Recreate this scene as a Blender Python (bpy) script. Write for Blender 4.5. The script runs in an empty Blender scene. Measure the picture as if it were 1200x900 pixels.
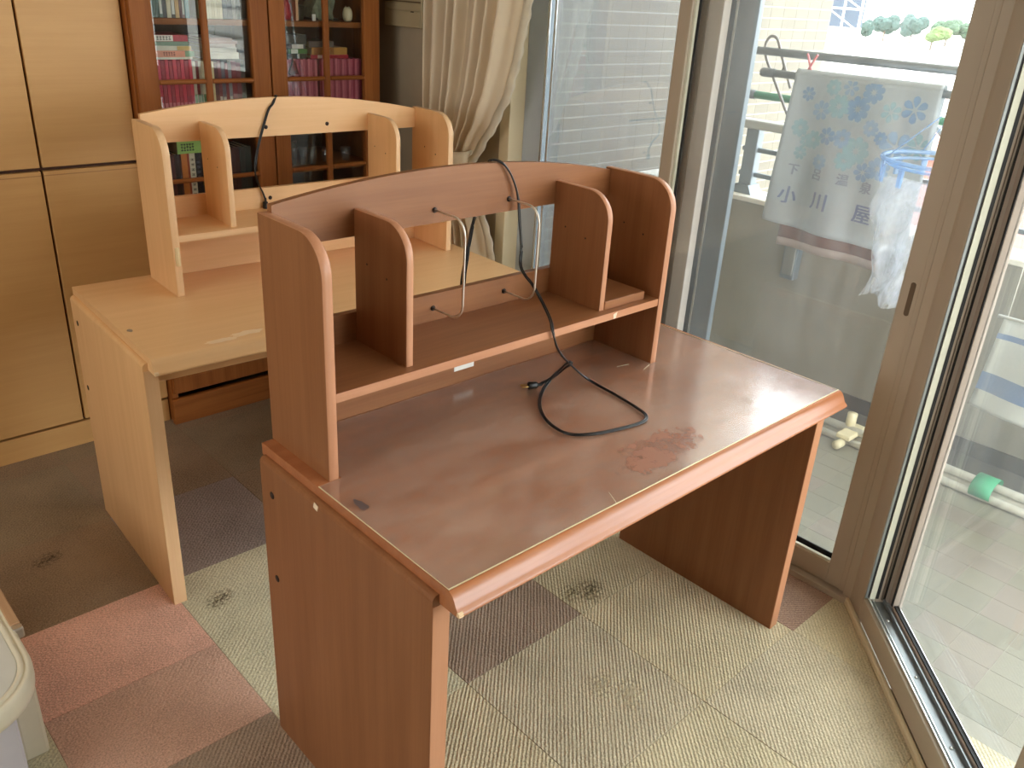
import bpy, bmesh, math, random
from mathutils import Vector, Matrix
random.seed(7)
S = bpy.context.scene
COL = S.collection
PI = math.pi

# ---------------------------------------------------------------- camera
def make_camera():
    yaw, pitch, roll = 0.798206020, 0.432667417, 0.0616858041
    f = Vector((math.cos(yaw)*math.cos(pitch), math.sin(yaw)*math.cos(pitch), -math.sin(pitch)))
    r = Vector((math.sin(yaw), -math.cos(yaw), 0.0)); u = r.cross(f)
    c, s = math.cos(roll), math.sin(roll)
    r2 = r*c + u*s; u2 = u*c - r*s
    cam = bpy.data.cameras.new('camera'); ob = bpy.data.objects.new('camera', cam); COL.objects.link(ob)
    m = Matrix((r2, u2, -f)).transposed().to_4x4(); m.translation = Vector((-0.63644, -0.79186, 1.50529))
    ob.matrix_world = m
    cam.sensor_fit = 'HORIZONTAL'; cam.sensor_width = 36.0; cam.lens = 1003.434/1200*36.0
    cam.clip_start = 0.02; cam.clip_end = 800
    S.camera = ob
make_camera()

# ---------------------------------------------------------------- world, sun, lights, exposure
W = bpy.data.worlds.new('sky'); S.world = W; W.use_nodes = True
wn, wl = W.node_tree.nodes, W.node_tree.links
for n in list(wn): wn.remove(n)
wout = wn.new('ShaderNodeOutputWorld'); wbg = wn.new('ShaderNodeBackground')
wtc = wn.new('ShaderNodeTexCoord'); wsep = wn.new('ShaderNodeSeparateXYZ'); wramp = wn.new('ShaderNodeValToRGB')
wl.new(wtc.outputs['Generated'], wsep.inputs[0]); wl.new(wsep.outputs['Z'], wramp.inputs[0])
wramp.color_ramp.elements[0].position = 0.0; wramp.color_ramp.elements[0].color = (1.0, 1.0, 0.99, 1)
wramp.color_ramp.elements[1].position = 0.7; wramp.color_ramp.elements[1].color = (0.86, 0.93, 1.0, 1)
wl.new(wramp.outputs[0], wbg.inputs[0]); wbg.inputs[1].default_value = 4.8
wl.new(wbg.outputs[0], wout.inputs[0])

def sun(direction, strength, angle):
    l = bpy.data.lights.new('sun', 'SUN'); l.energy = strength; l.angle = math.radians(angle); l.color = (1.0, 0.93, 0.82)
    o = bpy.data.objects.new('sun', l); COL.objects.link(o)
    o.rotation_euler = Vector(direction).to_track_quat('Z', 'Y').to_euler(); o.location = (6, -4, 12)
sun((-0.15, -0.55, 0.82), 2.6, 2.0)

def area(name, loc, aim, sx, sy, power, color, portal=False):
    l = bpy.data.lights.new(name, 'AREA'); l.shape = 'RECTANGLE'; l.size = sx; l.size_y = sy
    l.energy = power; l.color = color
    if portal: l.cycles.is_portal = True
    o = bpy.data.objects.new(name, l); COL.objects.link(o); o.location = loc
    o.rotation_euler = Vector(aim).to_track_quat('-Z', 'Y').to_euler()
area('window_portal', (1.62, 0.67, 1.04), (-1, 0, 0), 1.6, 2.1, 1, (1, 1, 1), True)
area('window_portal', (0.82, -0.80, 1.04), (-0.688, 0.725, 0), 2.0, 2.1, 1, (1, 1, 1), True)
# weak fill added under the ceiling, out of the frame; no lamp hangs there
area('ceiling_fill_light', (-1.2, 0.2, 2.34), (0, 0, -1), 0.6, 0.6, 2, (1.0, 0.88, 0.72))
# soft fill added from the west, as if by a window, out of the frame
area('west_fill_light', (-2.5, 0.3, 1.45), (1, 0.05, 0), 1.4, 1.2, 13, (1.0, 0.96, 0.91))

S.view_settings.view_transform = 'Standard'; S.view_settings.look = 'None'
S.view_settings.gamma = 1.0; S.view_settings.use_curve_mapping = False
S.view_settings.exposure = 1.1
S.cycles.max_bounces = 10; S.cycles.diffuse_bounces = 6; S.cycles.glossy_bounces = 4
S.cycles.transparent_max_bounces = 24; S.cycles.sample_clamp_indirect = 6.0
S.cycles.use_denoising = True

# ---------------------------------------------------------------- materials
def lin(c):
    def g(v):
        v /= 255.0
        return v/12.92 if v <= 0.04045 else ((v+0.055)/1.055)**2.4
    return (g(c[0]), g(c[1]), g(c[2]), 1.0)
def new_mat(name):
    m = bpy.data.materials.new(name); m.use_nodes = True
    nt = m.node_tree
    return m, nt.nodes, nt.links, nt.nodes['Principled BSDF']
def noise(nd, ln, coord, scale, detail=3.0, rough=0.5, mapscale=None, rot=None):
    if mapscale or rot:
        mp = nd.new('ShaderNodeMapping'); ln.new(coord, mp.inputs[0])
        if mapscale: mp.inputs['Scale'].default_value = mapscale
        if rot: mp.inputs['Rotation'].default_value = rot
        coord = mp.outputs[0]
    n = nd.new('ShaderNodeTexNoise'); n.inputs['Scale'].default_value = scale
    n.inputs['Detail'].default_value = detail; n.inputs['Roughness'].default_value = rough
    ln.new(coord, n.inputs['Vector'])
    return n.outputs['Fac']
def ramp(nd, ln, fac, stops):
    r = nd.new('ShaderNodeValToRGB'); e = r.color_ramp.elements
    while len(e) < len(stops): e.new(0.5)
    for i, (p, c) in enumerate(stops): e[i].position = p; e[i].color = c
    ln.new(fac, r.inputs[0]); return r.outputs[0]
def add_bump(nd, ln, b, h, strength, dist=0.002):
    bp = nd.new('ShaderNodeBump'); bp.inputs['Strength'].default_value = strength; bp.inputs['Distance'].default_value = dist
    ln.new(h, bp.inputs['Height']); ln.new(bp.outputs[0], b.inputs['Normal'])
def objco(nd): return nd.new('ShaderNodeTexCoord').outputs['Object']
def vary(name, c, amount=0.08, scale=6.0, rough=0.5, metal=0.0, bump=0.0, spec=0.5, bscale=None):
    m, nd, ln, b = new_mat(name); co = objco(nd)
    f = noise(nd, ln, co, scale, 4.0)
    l = lin(c); lo = tuple(v*(1-amount) for v in l[:3])+(1,); hi = tuple(min(1, v*(1+amount)) for v in l[:3])+(1,)
    ln.new(ramp(nd, ln, f, [(0.3, lo), (0.7, hi)]), b.inputs['Base Color'])
    b.inputs['Roughness'].default_value = rough; b.inputs['Metallic'].default_value = metal
    b.inputs['Specular IOR Level'].default_value = spec
    if bump: add_bump(nd, ln, b, noise(nd, ln, co, bscale or scale*20, 2.0), bump)
    return m
def wood(name, c, dark, axis='z', rough=0.42, k=1.0, spec=0.4, bump=0.05):
    m, nd, ln, b = new_mat(name); co = objco(nd)
    st = {'x': (1.2, 22, 22), 'y': (22, 1.2, 22), 'z': (22, 22, 1.2)}[axis]
    fi = {'x': (6, 220, 220), 'y': (220, 6, 220), 'z': (220, 220, 6)}[axis]
    a = noise(nd, ln, co, 1.6*k, 5.0, 0.55, st); f = noise(nd, ln, co, 1.0, 2.0, 0.5, fi)
    big = noise(nd, ln, co, 3.0, 3.0)
    ad = nd.new('ShaderNodeMath'); ad.operation = 'MULTIPLY_ADD'; ln.new(f, ad.inputs[0]); ad.inputs[1].default_value = 0.35; ln.new(a, ad.inputs[2])
    a2 = nd.new('ShaderNodeMath'); a2.operation = 'MULTIPLY_ADD'; ln.new(big, a2.inputs[0]); a2.inputs[1].default_value = 0.25; ln.new(ad.outputs[0], a2.inputs[2])
    ln.new(ramp(nd, ln, a2.outputs[0], [(0.52, lin(dark)), (1.02, lin(c))]), b.inputs['Base Color'])
    b.inputs['Roughness'].default_value = rough; b.inputs['Specular IOR Level'].default_value = spec
    add_bump(nd, ln, b, f, bump, 0.001)
    return m
def schlick(nd, ln, f0):
    lw = nd.new('ShaderNodeLayerWeight'); lw.inputs['Blend'].default_value = 0.5
    p = nd.new('ShaderNodeMath'); p.operation = 'POWER'; ln.new(lw.outputs['Facing'], p.inputs[0]); p.inputs[1].default_value = 5.0
    q = nd.new('ShaderNodeMath'); q.operation = 'MULTIPLY_ADD'; ln.new(p.outputs[0], q.inputs[0]); q.inputs[1].default_value = 1-f0; q.inputs[2].default_value = f0
    return q.outputs[0]
def glass(name, f0=0.05, dirt=0.04, tint=(0.96, 0.98, 0.98, 1), film=(200, 205, 205), rough=0.0, dscale=5.0, stretch=(1, 1, 1)):
    """thin pane: mirror-like reflection by angle, the rest seen straight through, plus a faint dirty film"""
    m, nd, ln, b = new_mat(name); nd.remove(b); out = nd['Material Output']
    tr = nd.new('ShaderNodeBsdfTransparent'); tr.inputs[0].default_value = tint
    gl = nd.new('ShaderNodeBsdfGlossy'); gl.inputs['Roughness'].default_value = rough
    mx = nd.new('ShaderNodeMixShader'); ln.new(schlick(nd, ln, f0), mx.inputs[0]); ln.new(tr.outputs[0], mx.inputs[1]); ln.new(gl.outputs[0], mx.inputs[2])
    if dirt > 0:
        df = nd.new('ShaderNodeBsdfTranslucent'); df.inputs[0].default_value = lin(film)
        d2 = nd.new('ShaderNodeBsdfDiffuse'); d2.inputs[0].default_value = lin(film)
        dd = nd.new('ShaderNodeMixShader'); dd.inputs[0].default_value = 0.5; ln.new(df.outputs[0], dd.inputs[1]); ln.new(d2.outputs[0], dd.inputs[2])
        f = noise(nd, ln, objco(nd), dscale, 6.0, 0.65, stretch)
        mr = nd.new('ShaderNodeMapRange'); ln.new(f, mr.inputs[0]); mr.inputs[1].default_value = 0.3; mr.inputs[2].default_value = 0.75
        mr.inputs[3].default_value = dirt*0.4; mr.inputs[4].default_value = dirt*1.6
        m2 = nd.new('ShaderNodeMixShader'); ln.new(mr.outputs[0], m2.inputs[0]); ln.new(mx.outputs[0], m2.inputs[1]); ln.new(dd.outputs[0], m2.inputs[2]); mx = m2
    ln.new(mx.outputs[0], out.inputs[0])
    return m
def cloth(name, c, trans=0.35, scale=900, amount=0.06):
    m, nd, ln, b = new_mat(name); co = objco(nd); out = nd['Material Output']
    f = noise(nd, ln, co, 9.0, 4.0); l = lin(c)
    colr = ramp(nd, ln, f, [(0.3, tuple(v*(1-amount) for v in l[:3])+(1,)), (0.7, l)])
    ln.new(colr, b.inputs['Base Color']); b.inputs['Roughness'].default_value = 0.85; b.inputs['Specular IOR Level'].default_value = 0.2
    t = nd.new('ShaderNodeBsdfTranslucent'); ln.new(colr, t.inputs[0])
    mx = nd.new('ShaderNodeMixShader'); mx.inputs[0].default_value = trans
    ln.new(b.outputs[0], mx.inputs[1]); ln.new(t.outputs[0], mx.inputs[2]); ln.new(mx.outputs[0], out.inputs[0])
    add_bump(nd, ln, b, noise(nd, ln, co, scale, 2.0), 0.15)
    return m
def carpet(name, c, rot, ribs=1.0):
    m, nd, ln, b = new_mat(name); co = objco(nd)
    mp = nd.new('ShaderNodeMapping'); ln.new(co, mp.inputs[0]); mp.inputs['Rotation'].default_value = (0, 0, rot+PI/2)
    wv = nd.new('ShaderNodeTexWave'); wv.wave_type = 'BANDS'; wv.bands_direction = 'X'
    wv.inputs['Scale'].default_value = 36; wv.inputs['Distortion'].default_value = 2.4; wv.inputs['Detail'].default_value = 3.0; wv.inputs['Detail Scale'].default_value = 3.5
    ln.new(mp.outputs[0], wv.inputs['Vector'])
    loop = nd.new('ShaderNodeTexVoronoi'); loop.inputs['Scale'].default_value = 130; ln.new(mp.outputs[0], loop.inputs['Vector'])
    f = noise(nd, ln, co, 5.0, 5.0, 0.6); g = noise(nd, ln, co, 260.0, 2.0)
    h = nd.new('ShaderNodeMath'); h.operation = 'SUBTRACT'; ln.new(wv.outputs['Fac'], h.inputs[0]); ln.new(loop.outputs['Distance'], h.inputs[1])
    l = lin(c); d = tuple(v*0.66 for v in l[:3])+(1,); e = tuple(min(1, v*1.15) for v in l[:3])+(1,)
    s = nd.new('ShaderNodeMath'); s.operation = 'MULTIPLY_ADD'; s2 = nd.new('ShaderNodeMath'); s2.operation = 'MULTIPLY_ADD'; ln.new(f, s2.inputs[0]); s2.inputs[1].default_value = 0.45; s2.inputs[2].default_value = 0.27; ln.new(g, s.inputs[0]); s.inputs[1].default_value = 0.8; ln.new(s2.outputs[0], s.inputs[2])
    cr = ramp(nd, ln, s.outputs[0], [(0.70, d), (1.02, e)])
    mul = nd.new('ShaderNodeMix'); mul.data_type = 'RGBA'; mul.blend_type = 'MULTIPLY'; mul.inputs[0].default_value = 0.13*ribs
    ln.new(cr, mul.inputs[6]); ln.new(wv.outputs['Color'], mul.inputs[7]); ln.new(mul.outputs[2], b.inputs['Base Color'])
    b.inputs['Roughness'].default_value = 0.95; b.inputs['Specular IOR Level'].default_value = 0.1
    wk = nd.new('ShaderNodeMath'); wk.operation = 'MULTIPLY'; ln.new(wv.outputs['Fac'], wk.inputs[0]); wk.inputs[1].default_value = ribs; ln.new(wk.outputs[0], h.inputs[0])
    add_bump(nd, ln, b, h.outputs[0], 0.42, 0.004)
    return m
def plain(name, c, rough=0.5, metal=0.0, spec=0.5): return vary(name, c, 0.05, 12.0, rough, metal, 0.0, spec)

M = {}
for ax in 'xyz':
    M['red_'+ax] = wood('red brown woodgrain '+ax, (150, 100, 64), (132, 84, 51), ax, 0.40)
    M['beige_'+ax] = wood('beige woodgrain '+ax, (230, 186, 136), (220, 174, 122), ax, 0.42)
    M['oak_'+ax] = wood('bookcase oak '+ax, (158, 96, 44), (126, 70, 28), ax, 0.5, 1.0, 0.2)
    M['maple_'+ax] = wood('wardrobe maple '+ax, (208, 162, 102), (200, 153, 94), ax, 0.45)
M['red_top'] = wood('red brown desktop', (178, 114, 74), (160, 98, 62), 'x', 0.27, 1.0, 0.6, 0.008)
M['beige_top'] = wood('beige desktop', (230, 186, 136), (222, 176, 124), 'x', 0.30, 1.0, 0.5, 0.008)
M['red_edge'] = wood('red brown edge band', (192, 138, 104), (178, 122, 88), 'z', 0.38)
M['red_edge_x'] = wood('red brown edge band along', (192, 138, 104), (178, 122, 88), 'x', 0.33)
M['beige_edge'] = wood('beige edge band', (234, 194, 150), (220, 176, 130), 'z', 0.4)
M['beige_edge_x'] = wood('beige edge band along', (234, 194, 150), (220, 176, 130), 'x', 0.36)
M['frame'] = vary('tan window resin', (178, 166, 148), 0.03, 3.0, 0.45, 0, 0.02)
M['frame_pale'] = vary('pale window resin', (214, 200, 168), 0.03, 3.0, 0.45)
M['jamb_grey'] = vary('grey brown jamb', (190, 178, 166), 0.04, 6.0, 0.6)
M['sash_taupe'] = vary('taupe sash', (170, 156, 144), 0.04, 6.0, 0.6)
M['blue_grey'] = vary('pale blue grey sash', (168, 178, 188), 0.04, 6.0, 0.5)
M['frame_grey'] = vary('pale grey resin', (196, 188, 180), 0.03, 3.0, 0.45)
M['alu'] = vary('grey aluminium', (138, 142, 142), 0.05, 8.0, 0.38, 0.6)
M['alu_blue'] = vary('blue grey aluminium', (112, 124, 132), 0.05, 8.0, 0.4, 0.4)
M['alu_bright'] = vary('bright aluminium', (222, 224, 222), 0.04, 10.0, 0.22, 0.8)
M['alu_dark'] = vary('taupe aluminium', (124, 114, 102), 0.05, 8.0, 0.42, 0.3)
M['gasket'] = plain('black rubber', (24, 24, 26), 0.6)
M['seal'] = plain('pale weather strip', (214, 214, 196), 0.5)
M['glass'] = glass('window glass', 0.05, 0.08, dscale=4.0, stretch=(1, 3, 0.5))
M['glass_dirty'] = glass('dusty window glass', 0.10, 0.10, dscale=6.0, stretch=(2, 2, 1))
M['glass_book'] = glass('cabinet glass', 0.05, 0.006)
M['mesh'] = glass('insect screen mesh', 0.0, 0.20, tint=(0.86, 0.88, 0.9, 1), film=(150, 158, 165), dscale=3.0)
M['wall'] = vary('wall paper', (200, 190, 168), 0.04, 10.0, 0.8, 0, 0.15, 0.2, 300)
M['wall_grey'] = vary('grey beige wall paper', (176, 164, 142), 0.04, 10.0, 0.8, 0, 0.15, 0.2, 300)
M['ceiling'] = vary('ceiling paper', (224, 220, 208), 0.03, 10.0, 0.9, 0, 0.1, 0.2, 200)
M['black'] = plain('black plastic', (20, 19, 20), 0.35)
M['cord'] = plain('black cord vinyl', (26, 24, 25), 0.28)
M['brass'] = plain('brass prong', (206, 170, 96), 0.3, 1.0)
M['wire'] = plain('nickel wire', (222, 212, 200), 0.36, 0.8)
M['hole'] = plain('dark screw hole', (38, 20, 14), 0.7)
M['paper'] = plain('white paper', (236, 234, 226), 0.7)
M['white'] = plain('white plastic', (232, 230, 220), 0.35)
M['cream'] = plain('cream plastic', (226, 220, 198), 0.4)

# ---------------------------------------------------------------- mesh helpers
class MB:
    def __init__(self): self.bm = bmesh.new()
    def box(self, x0, x1, y0, y1, z0, z1, bevel=0.0, seg=1):
        bm = self.bm
        vs = [bm.verts.new(p) for p in ((x0,y0,z0),(x1,y0,z0),(x1,y1,z0),(x0,y1,z0),(x0,y0,z1),(x1,y0,z1),(x1,y1,z1),(x0,y1,z1))]
        fs = [bm.faces.new([vs[i] for i in q]) for q in ((3,2,1,0),(4,5,6,7),(0,1,5,4),(1,2,6,5),(2,3,7,6),(3,0,4,7))]
        if bevel:
            es = list({e for f in fs for e in f.edges})
            bmesh.ops.bevel(bm, geom=es, offset=bevel, segments=seg, profile=0.5, affect='EDGES')
        return self
    def prism(self, poly, axis, lo, hi):
        """extrude a 2D outline along an axis: for x the outline is (y,z), for y (x,z), for z (x,y)"""
        bm = self.bm
        P = {'x': lambda a, b, t: (t, a, b), 'y': lambda a, b, t: (a, t, b), 'z': lambda a, b, t: (a, b, t)}[axis]
        A = [bm.verts.new(P(a, b, lo)) for a, b in poly]; B = [bm.verts.new(P(a, b, hi)) for a, b in poly]
        n = len(poly); new = [bm.faces.new(A), bm.faces.new(list(reversed(B)))]
        for i in range(n): new.append(bm.faces.new((A[i], B[i], B[(i+1) % n], A[(i+1) % n])))
        bmesh.ops.recalc_face_normals(bm, faces=new)
        return self
    def tube(self, pts, r, seg=8, closed=False, smooth=0, flat=None):
        pts = [Vector(p) for p in pts]
        if smooth: pts = catmull(pts, smooth, closed)
        bm = self.bm; rings = []; n = len(pts); up = Vector((0.13, 0.21, 0.97)).normalized()
        for i, p in enumerate(pts):
            a = pts[(i-1) % n] if (i or closed) else p; b = pts[(i+1) % n] if (i < n-1 or closed) else p
            t = (b-a).normalized(); s = t.cross(up)
            if s.length < 1e-3: s = t.cross(Vector((1, 0, 0)))
            s.normalize(); u = s.cross(t).normalized()
            rr = r[i*len(r)//n] if isinstance(r, (list, tuple)) else r
            k = flat or 1.0
            rings.append([bm.verts.new(p + s*math.cos(2*PI*j/seg)*rr*k + u*math.sin(2*PI*j/seg)*rr) for j in range(seg)])
        m = n if closed else n-1; new = []
        for i in range(m):
            A, B = rings[i], rings[(i+1) % n]
            for j in range(seg): new.append(bm.faces.new((A[j], A[(j+1) % seg], B[(j+1) % seg], B[j])))
        if not closed:
            new.append(bm.faces.new(list(reversed(rings[0])))); new.append(bm.faces.new(rings[-1]))
        for f in new: f.smooth = True
        return self
    def lathe(self, prof, seg=20, c=(0, 0, 0)):
        bm = self.bm; rings = []
        for r, z in prof: rings.append([bm.verts.new((c[0]+r*math.cos(2*PI*j/seg), c[1]+r*math.sin(2*PI*j/seg), c[2]+z)) for j in range(seg)])
        for A, B in zip(rings, rings[1:]):
            for j in range(seg):
                f = bm.faces.new((A[j], A[(j+1) % seg], B[(j+1) % seg], B[j])); f.smooth = True
        if prof[0][0] > 1e-4: bm.faces.new(list(reversed(rings[0])))
        if prof[-1][0] > 1e-4: bm.faces.new(rings[-1])
        bmesh.ops.remove_doubles(bm, verts=bm.verts, dist=1e-6)
        return self
    def grid(self, fn, nu, nv, smooth=True):
        bm = self.bm; G = [[bm.verts.new(fn(i/nu, j/nv)) for i in range(nu+1)] for j in range(nv+1)]
        for j in range(nv):
            for i in range(nu):
                f = bm.faces.new((G[j][i], G[j][i+1], G[j+1][i+1], G[j+1][i])); f.smooth = smooth
        return self
    def xf(self, mat): bmesh.ops.transform(self.bm, matrix=mat, verts=self.bm.verts); return self
    def build(self, name, mat, parent=None):
        me = bpy.data.meshes.new(name); self.bm.to_mesh(me); self.bm.free()
        if isinstance(mat, str): mat = M[mat]
        me.materials.append(mat)
        return link(name, me, parent)
def link(name, me, parent=None):
    o = bpy.data.objects.new(name, me); COL.objects.link(o)
    if parent: o.parent = parent
    return o
def catmull(p, k, closed=False):
    out = []; n = len(p)
    for i in range(n if closed else n-1):
        g = lambda q: p[q % n] if closed else p[min(max(q, 0), n-1)]
        a, b, c, d = g(i-1), g(i), g(i+1), g(i+2)
        for s in range(k):
            t = s/k
            out.append(0.5*((2*b) + (c-a)*t + (2*a-5*b+4*c-d)*t*t + (3*b-a-3*c+d)*t**3))
    if not closed: out.append(p[-1])
    return out
def thing(name, label, cat, loc=(0, 0, 0), rz=0.0, group=None):
    o = bpy.data.objects.new(name, None); COL.objects.link(o); o.empty_display_size = 0.05
    o.location = loc; o.rotation_euler = (0, 0, rz)
    return tag(o, label, cat, group)
def tag(o, label, cat, group=None):
    o['label'] = label; o['category'] = cat
    if group: o['group'] = group
    return o
def struct(o): o['kind'] = 'structure'; return o
def sempty(name, loc=(0, 0, 0), rz=0.0):
    o = bpy.data.objects.new(name, None); COL.objects.link(o); o.location = loc; o.rotation_euler = (0, 0, rz); o.empty_display_size = 0.05
    return struct(o)
def solid(o, t, off=0.0):
    m = o.modifiers.new('thickness', 'SOLIDIFY'); m.thickness = t; m.offset = off; return o

# ---------------------------------------------------------------- room shell
def shell():
    fl = MB().prism([(-2.6, -3.0), (0.22, -3.0), (0.26, -1.19), (1.42, -0.085), (1.42, 2.45), (-2.6, 2.45)], 'z', -0.05, -0.007).build('floor', vary('floor underlay', (70, 64, 56), 0.05, 5, 0.9))
    struct(fl)
    olive = [carpet('olive beige carpet %d' % k, c, r) for k, (c, r) in enumerate((((214, 201, 168), -0.72), ((208, 196, 164), -0.86), ((206, 194, 166), -0.78)))]
    T = {'o': olive[0], 'p': olive[1], 'q': olive[2],
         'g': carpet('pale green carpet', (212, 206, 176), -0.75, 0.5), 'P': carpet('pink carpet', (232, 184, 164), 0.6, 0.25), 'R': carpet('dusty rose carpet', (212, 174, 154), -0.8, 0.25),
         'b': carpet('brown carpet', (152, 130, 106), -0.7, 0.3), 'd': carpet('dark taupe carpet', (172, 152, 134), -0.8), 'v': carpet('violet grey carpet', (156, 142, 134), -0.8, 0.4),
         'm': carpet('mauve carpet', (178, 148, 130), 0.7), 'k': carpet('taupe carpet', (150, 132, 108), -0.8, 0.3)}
    def tile(x0, x1, y0, y1, key):
        g = 0.0003; h = random.uniform(-0.0002, 0.0005)
        MB().box(x0+g, x1-g, y0+g, y1-g, -0.007, h, 0.0008).build('carpet_tile', T[key], fl)
    ys = [-1.24, -0.84, -0.44, -0.04, 0.36, 0.76, 1.155, 1.555, 1.955, 2.35]
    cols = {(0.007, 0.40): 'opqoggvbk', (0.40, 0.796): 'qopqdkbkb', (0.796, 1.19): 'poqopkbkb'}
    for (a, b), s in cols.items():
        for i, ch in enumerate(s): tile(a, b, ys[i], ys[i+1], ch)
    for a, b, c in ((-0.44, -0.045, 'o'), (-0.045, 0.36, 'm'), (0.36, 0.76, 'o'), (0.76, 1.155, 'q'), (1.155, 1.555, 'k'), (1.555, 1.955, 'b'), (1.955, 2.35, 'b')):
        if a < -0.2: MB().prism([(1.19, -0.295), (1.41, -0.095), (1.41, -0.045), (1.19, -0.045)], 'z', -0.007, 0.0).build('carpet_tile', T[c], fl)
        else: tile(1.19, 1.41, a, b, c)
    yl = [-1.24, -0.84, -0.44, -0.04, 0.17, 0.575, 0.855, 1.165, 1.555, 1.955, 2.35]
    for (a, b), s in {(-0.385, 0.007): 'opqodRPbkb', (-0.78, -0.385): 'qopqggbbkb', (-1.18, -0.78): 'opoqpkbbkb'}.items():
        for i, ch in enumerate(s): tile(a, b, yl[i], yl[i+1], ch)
    struct(MB().box(-2.7, 0.6, -3.1, -3.0, -0.05, 2.5).build('wall_south', 'wall'))
    struct(MB().box(-2.7, -2.6, -3.1, 2.55, -0.05, 2.5).build('wall_west', 'wall'))
    struct(MB().box(-2.7, 1.42, 2.45, 2.55, -0.05, 2.5).build('wall_north', 'wall_grey'))
    w = MB(); w.box(1.42, 1.56, 1.44, 2.56, -0.15, 2.5); w.box(1.42, 1.56, -0.06, 1.44, 2.06, 2.5)
    struct(w.build('wall_east', 'wall_grey'))
    e = MB(); e.box(0.02, 1.66, 0.0, 0.14, 2.06, 2.5); e.xf(WIN2)
    struct(e.build('wall_southeast', 'wall'))
    struct(MB().box(0.14, 0.26, -3.0, -1.22, -0.15, 2.5).build('wall_bay', 'wall'))
    struct(MB().box(-2.7, 3.05, -3.1, 1.94, 2.45, 2.6).box(-2.7, 1.56, 1.94, 2.56, 2.45, 2.6).build('ceiling', 'ceiling'))
    struct(MB().box(1.404, 1.42, 1.44, 2.45, 0.0, 0.06, 0.003).build('baseboard_east', 'frame'))
    struct(MB().box(-2.6, 1.4, 2.436, 2.45, 0.0, 0.06, 0.003).build('baseboard_north', 'frame'))
# window 2: s runs along the pane away from the corner, local y is outwards
A2 = -136.5*PI/180
WIN2 = Matrix(((math.cos(A2), -math.sin(A2), 0, 1.42), (math.sin(A2), math.cos(A2), 0, -0.085), (0, 0, 1, 0), (0, 0, 0, 1)))
shell()

def stain_mat(name, c, amount):
    m, nd, ln, b = new_mat(name); out = nd['Material Output']; co = objco(nd)
    b.inputs['Base Color'].default_value = lin(c); b.inputs['Roughness'].default_value = 0.95
    gr = nd.new('ShaderNodeTexGradient'); gr.gradient_type = 'SPHERICAL'; ln.new(co, gr.inputs[0])
    mp = nd.new('ShaderNodeMapping'); mp.inputs['Scale'].default_value = (9, 9, 9); ln.new(co, mp.inputs[0]); ln.new(mp.outputs[0], gr.inputs[0])
    f0 = noise(nd, ln, co, 38.0, 6.0, 0.75)
    fm = nd.new('ShaderNodeMapRange'); ln.new(f0, fm.inputs[0]); fm.inputs[1].default_value = 0.44; fm.inputs[2].default_value = 0.60; f = fm.outputs[0]
    mu = nd.new('ShaderNodeMath'); mu.operation = 'MULTIPLY'; ln.new(gr.outputs['Fac'], mu.inputs[0]); ln.new(f, mu.inputs[1])
    mr = nd.new('ShaderNodeMapRange'); ln.new(mu.outputs[0], mr.inputs[0]); mr.inputs[1].default_value = 0.05; mr.inputs[2].default_value = 0.55; mr.inputs[3].default_value = 0.0; mr.inputs[4].default_value = amount
    t = nd.new('ShaderNodeBsdfTransparent'); mx = nd.new('ShaderNodeMixShader'); ln.new(mr.outputs[0], mx.inputs[0]); ln.new(t.outputs[0], mx.inputs[1]); ln.new(b.outputs[0], mx.inputs[2]); ln.new(mx.outputs[0], out.inputs[0])
    return m
def carpet_stains():
    fl = bpy.data.objects['floor']
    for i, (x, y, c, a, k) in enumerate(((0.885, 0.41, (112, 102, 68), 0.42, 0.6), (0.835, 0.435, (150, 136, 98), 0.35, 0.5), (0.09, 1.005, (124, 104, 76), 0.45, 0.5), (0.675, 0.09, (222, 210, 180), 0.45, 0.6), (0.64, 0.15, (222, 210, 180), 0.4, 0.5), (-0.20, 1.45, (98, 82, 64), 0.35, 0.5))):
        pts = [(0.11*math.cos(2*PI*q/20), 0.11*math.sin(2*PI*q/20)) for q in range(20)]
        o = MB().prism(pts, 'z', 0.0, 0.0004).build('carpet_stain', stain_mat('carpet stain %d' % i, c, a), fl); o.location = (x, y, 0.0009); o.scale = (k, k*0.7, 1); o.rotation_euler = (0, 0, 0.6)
carpet_stains()

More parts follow.
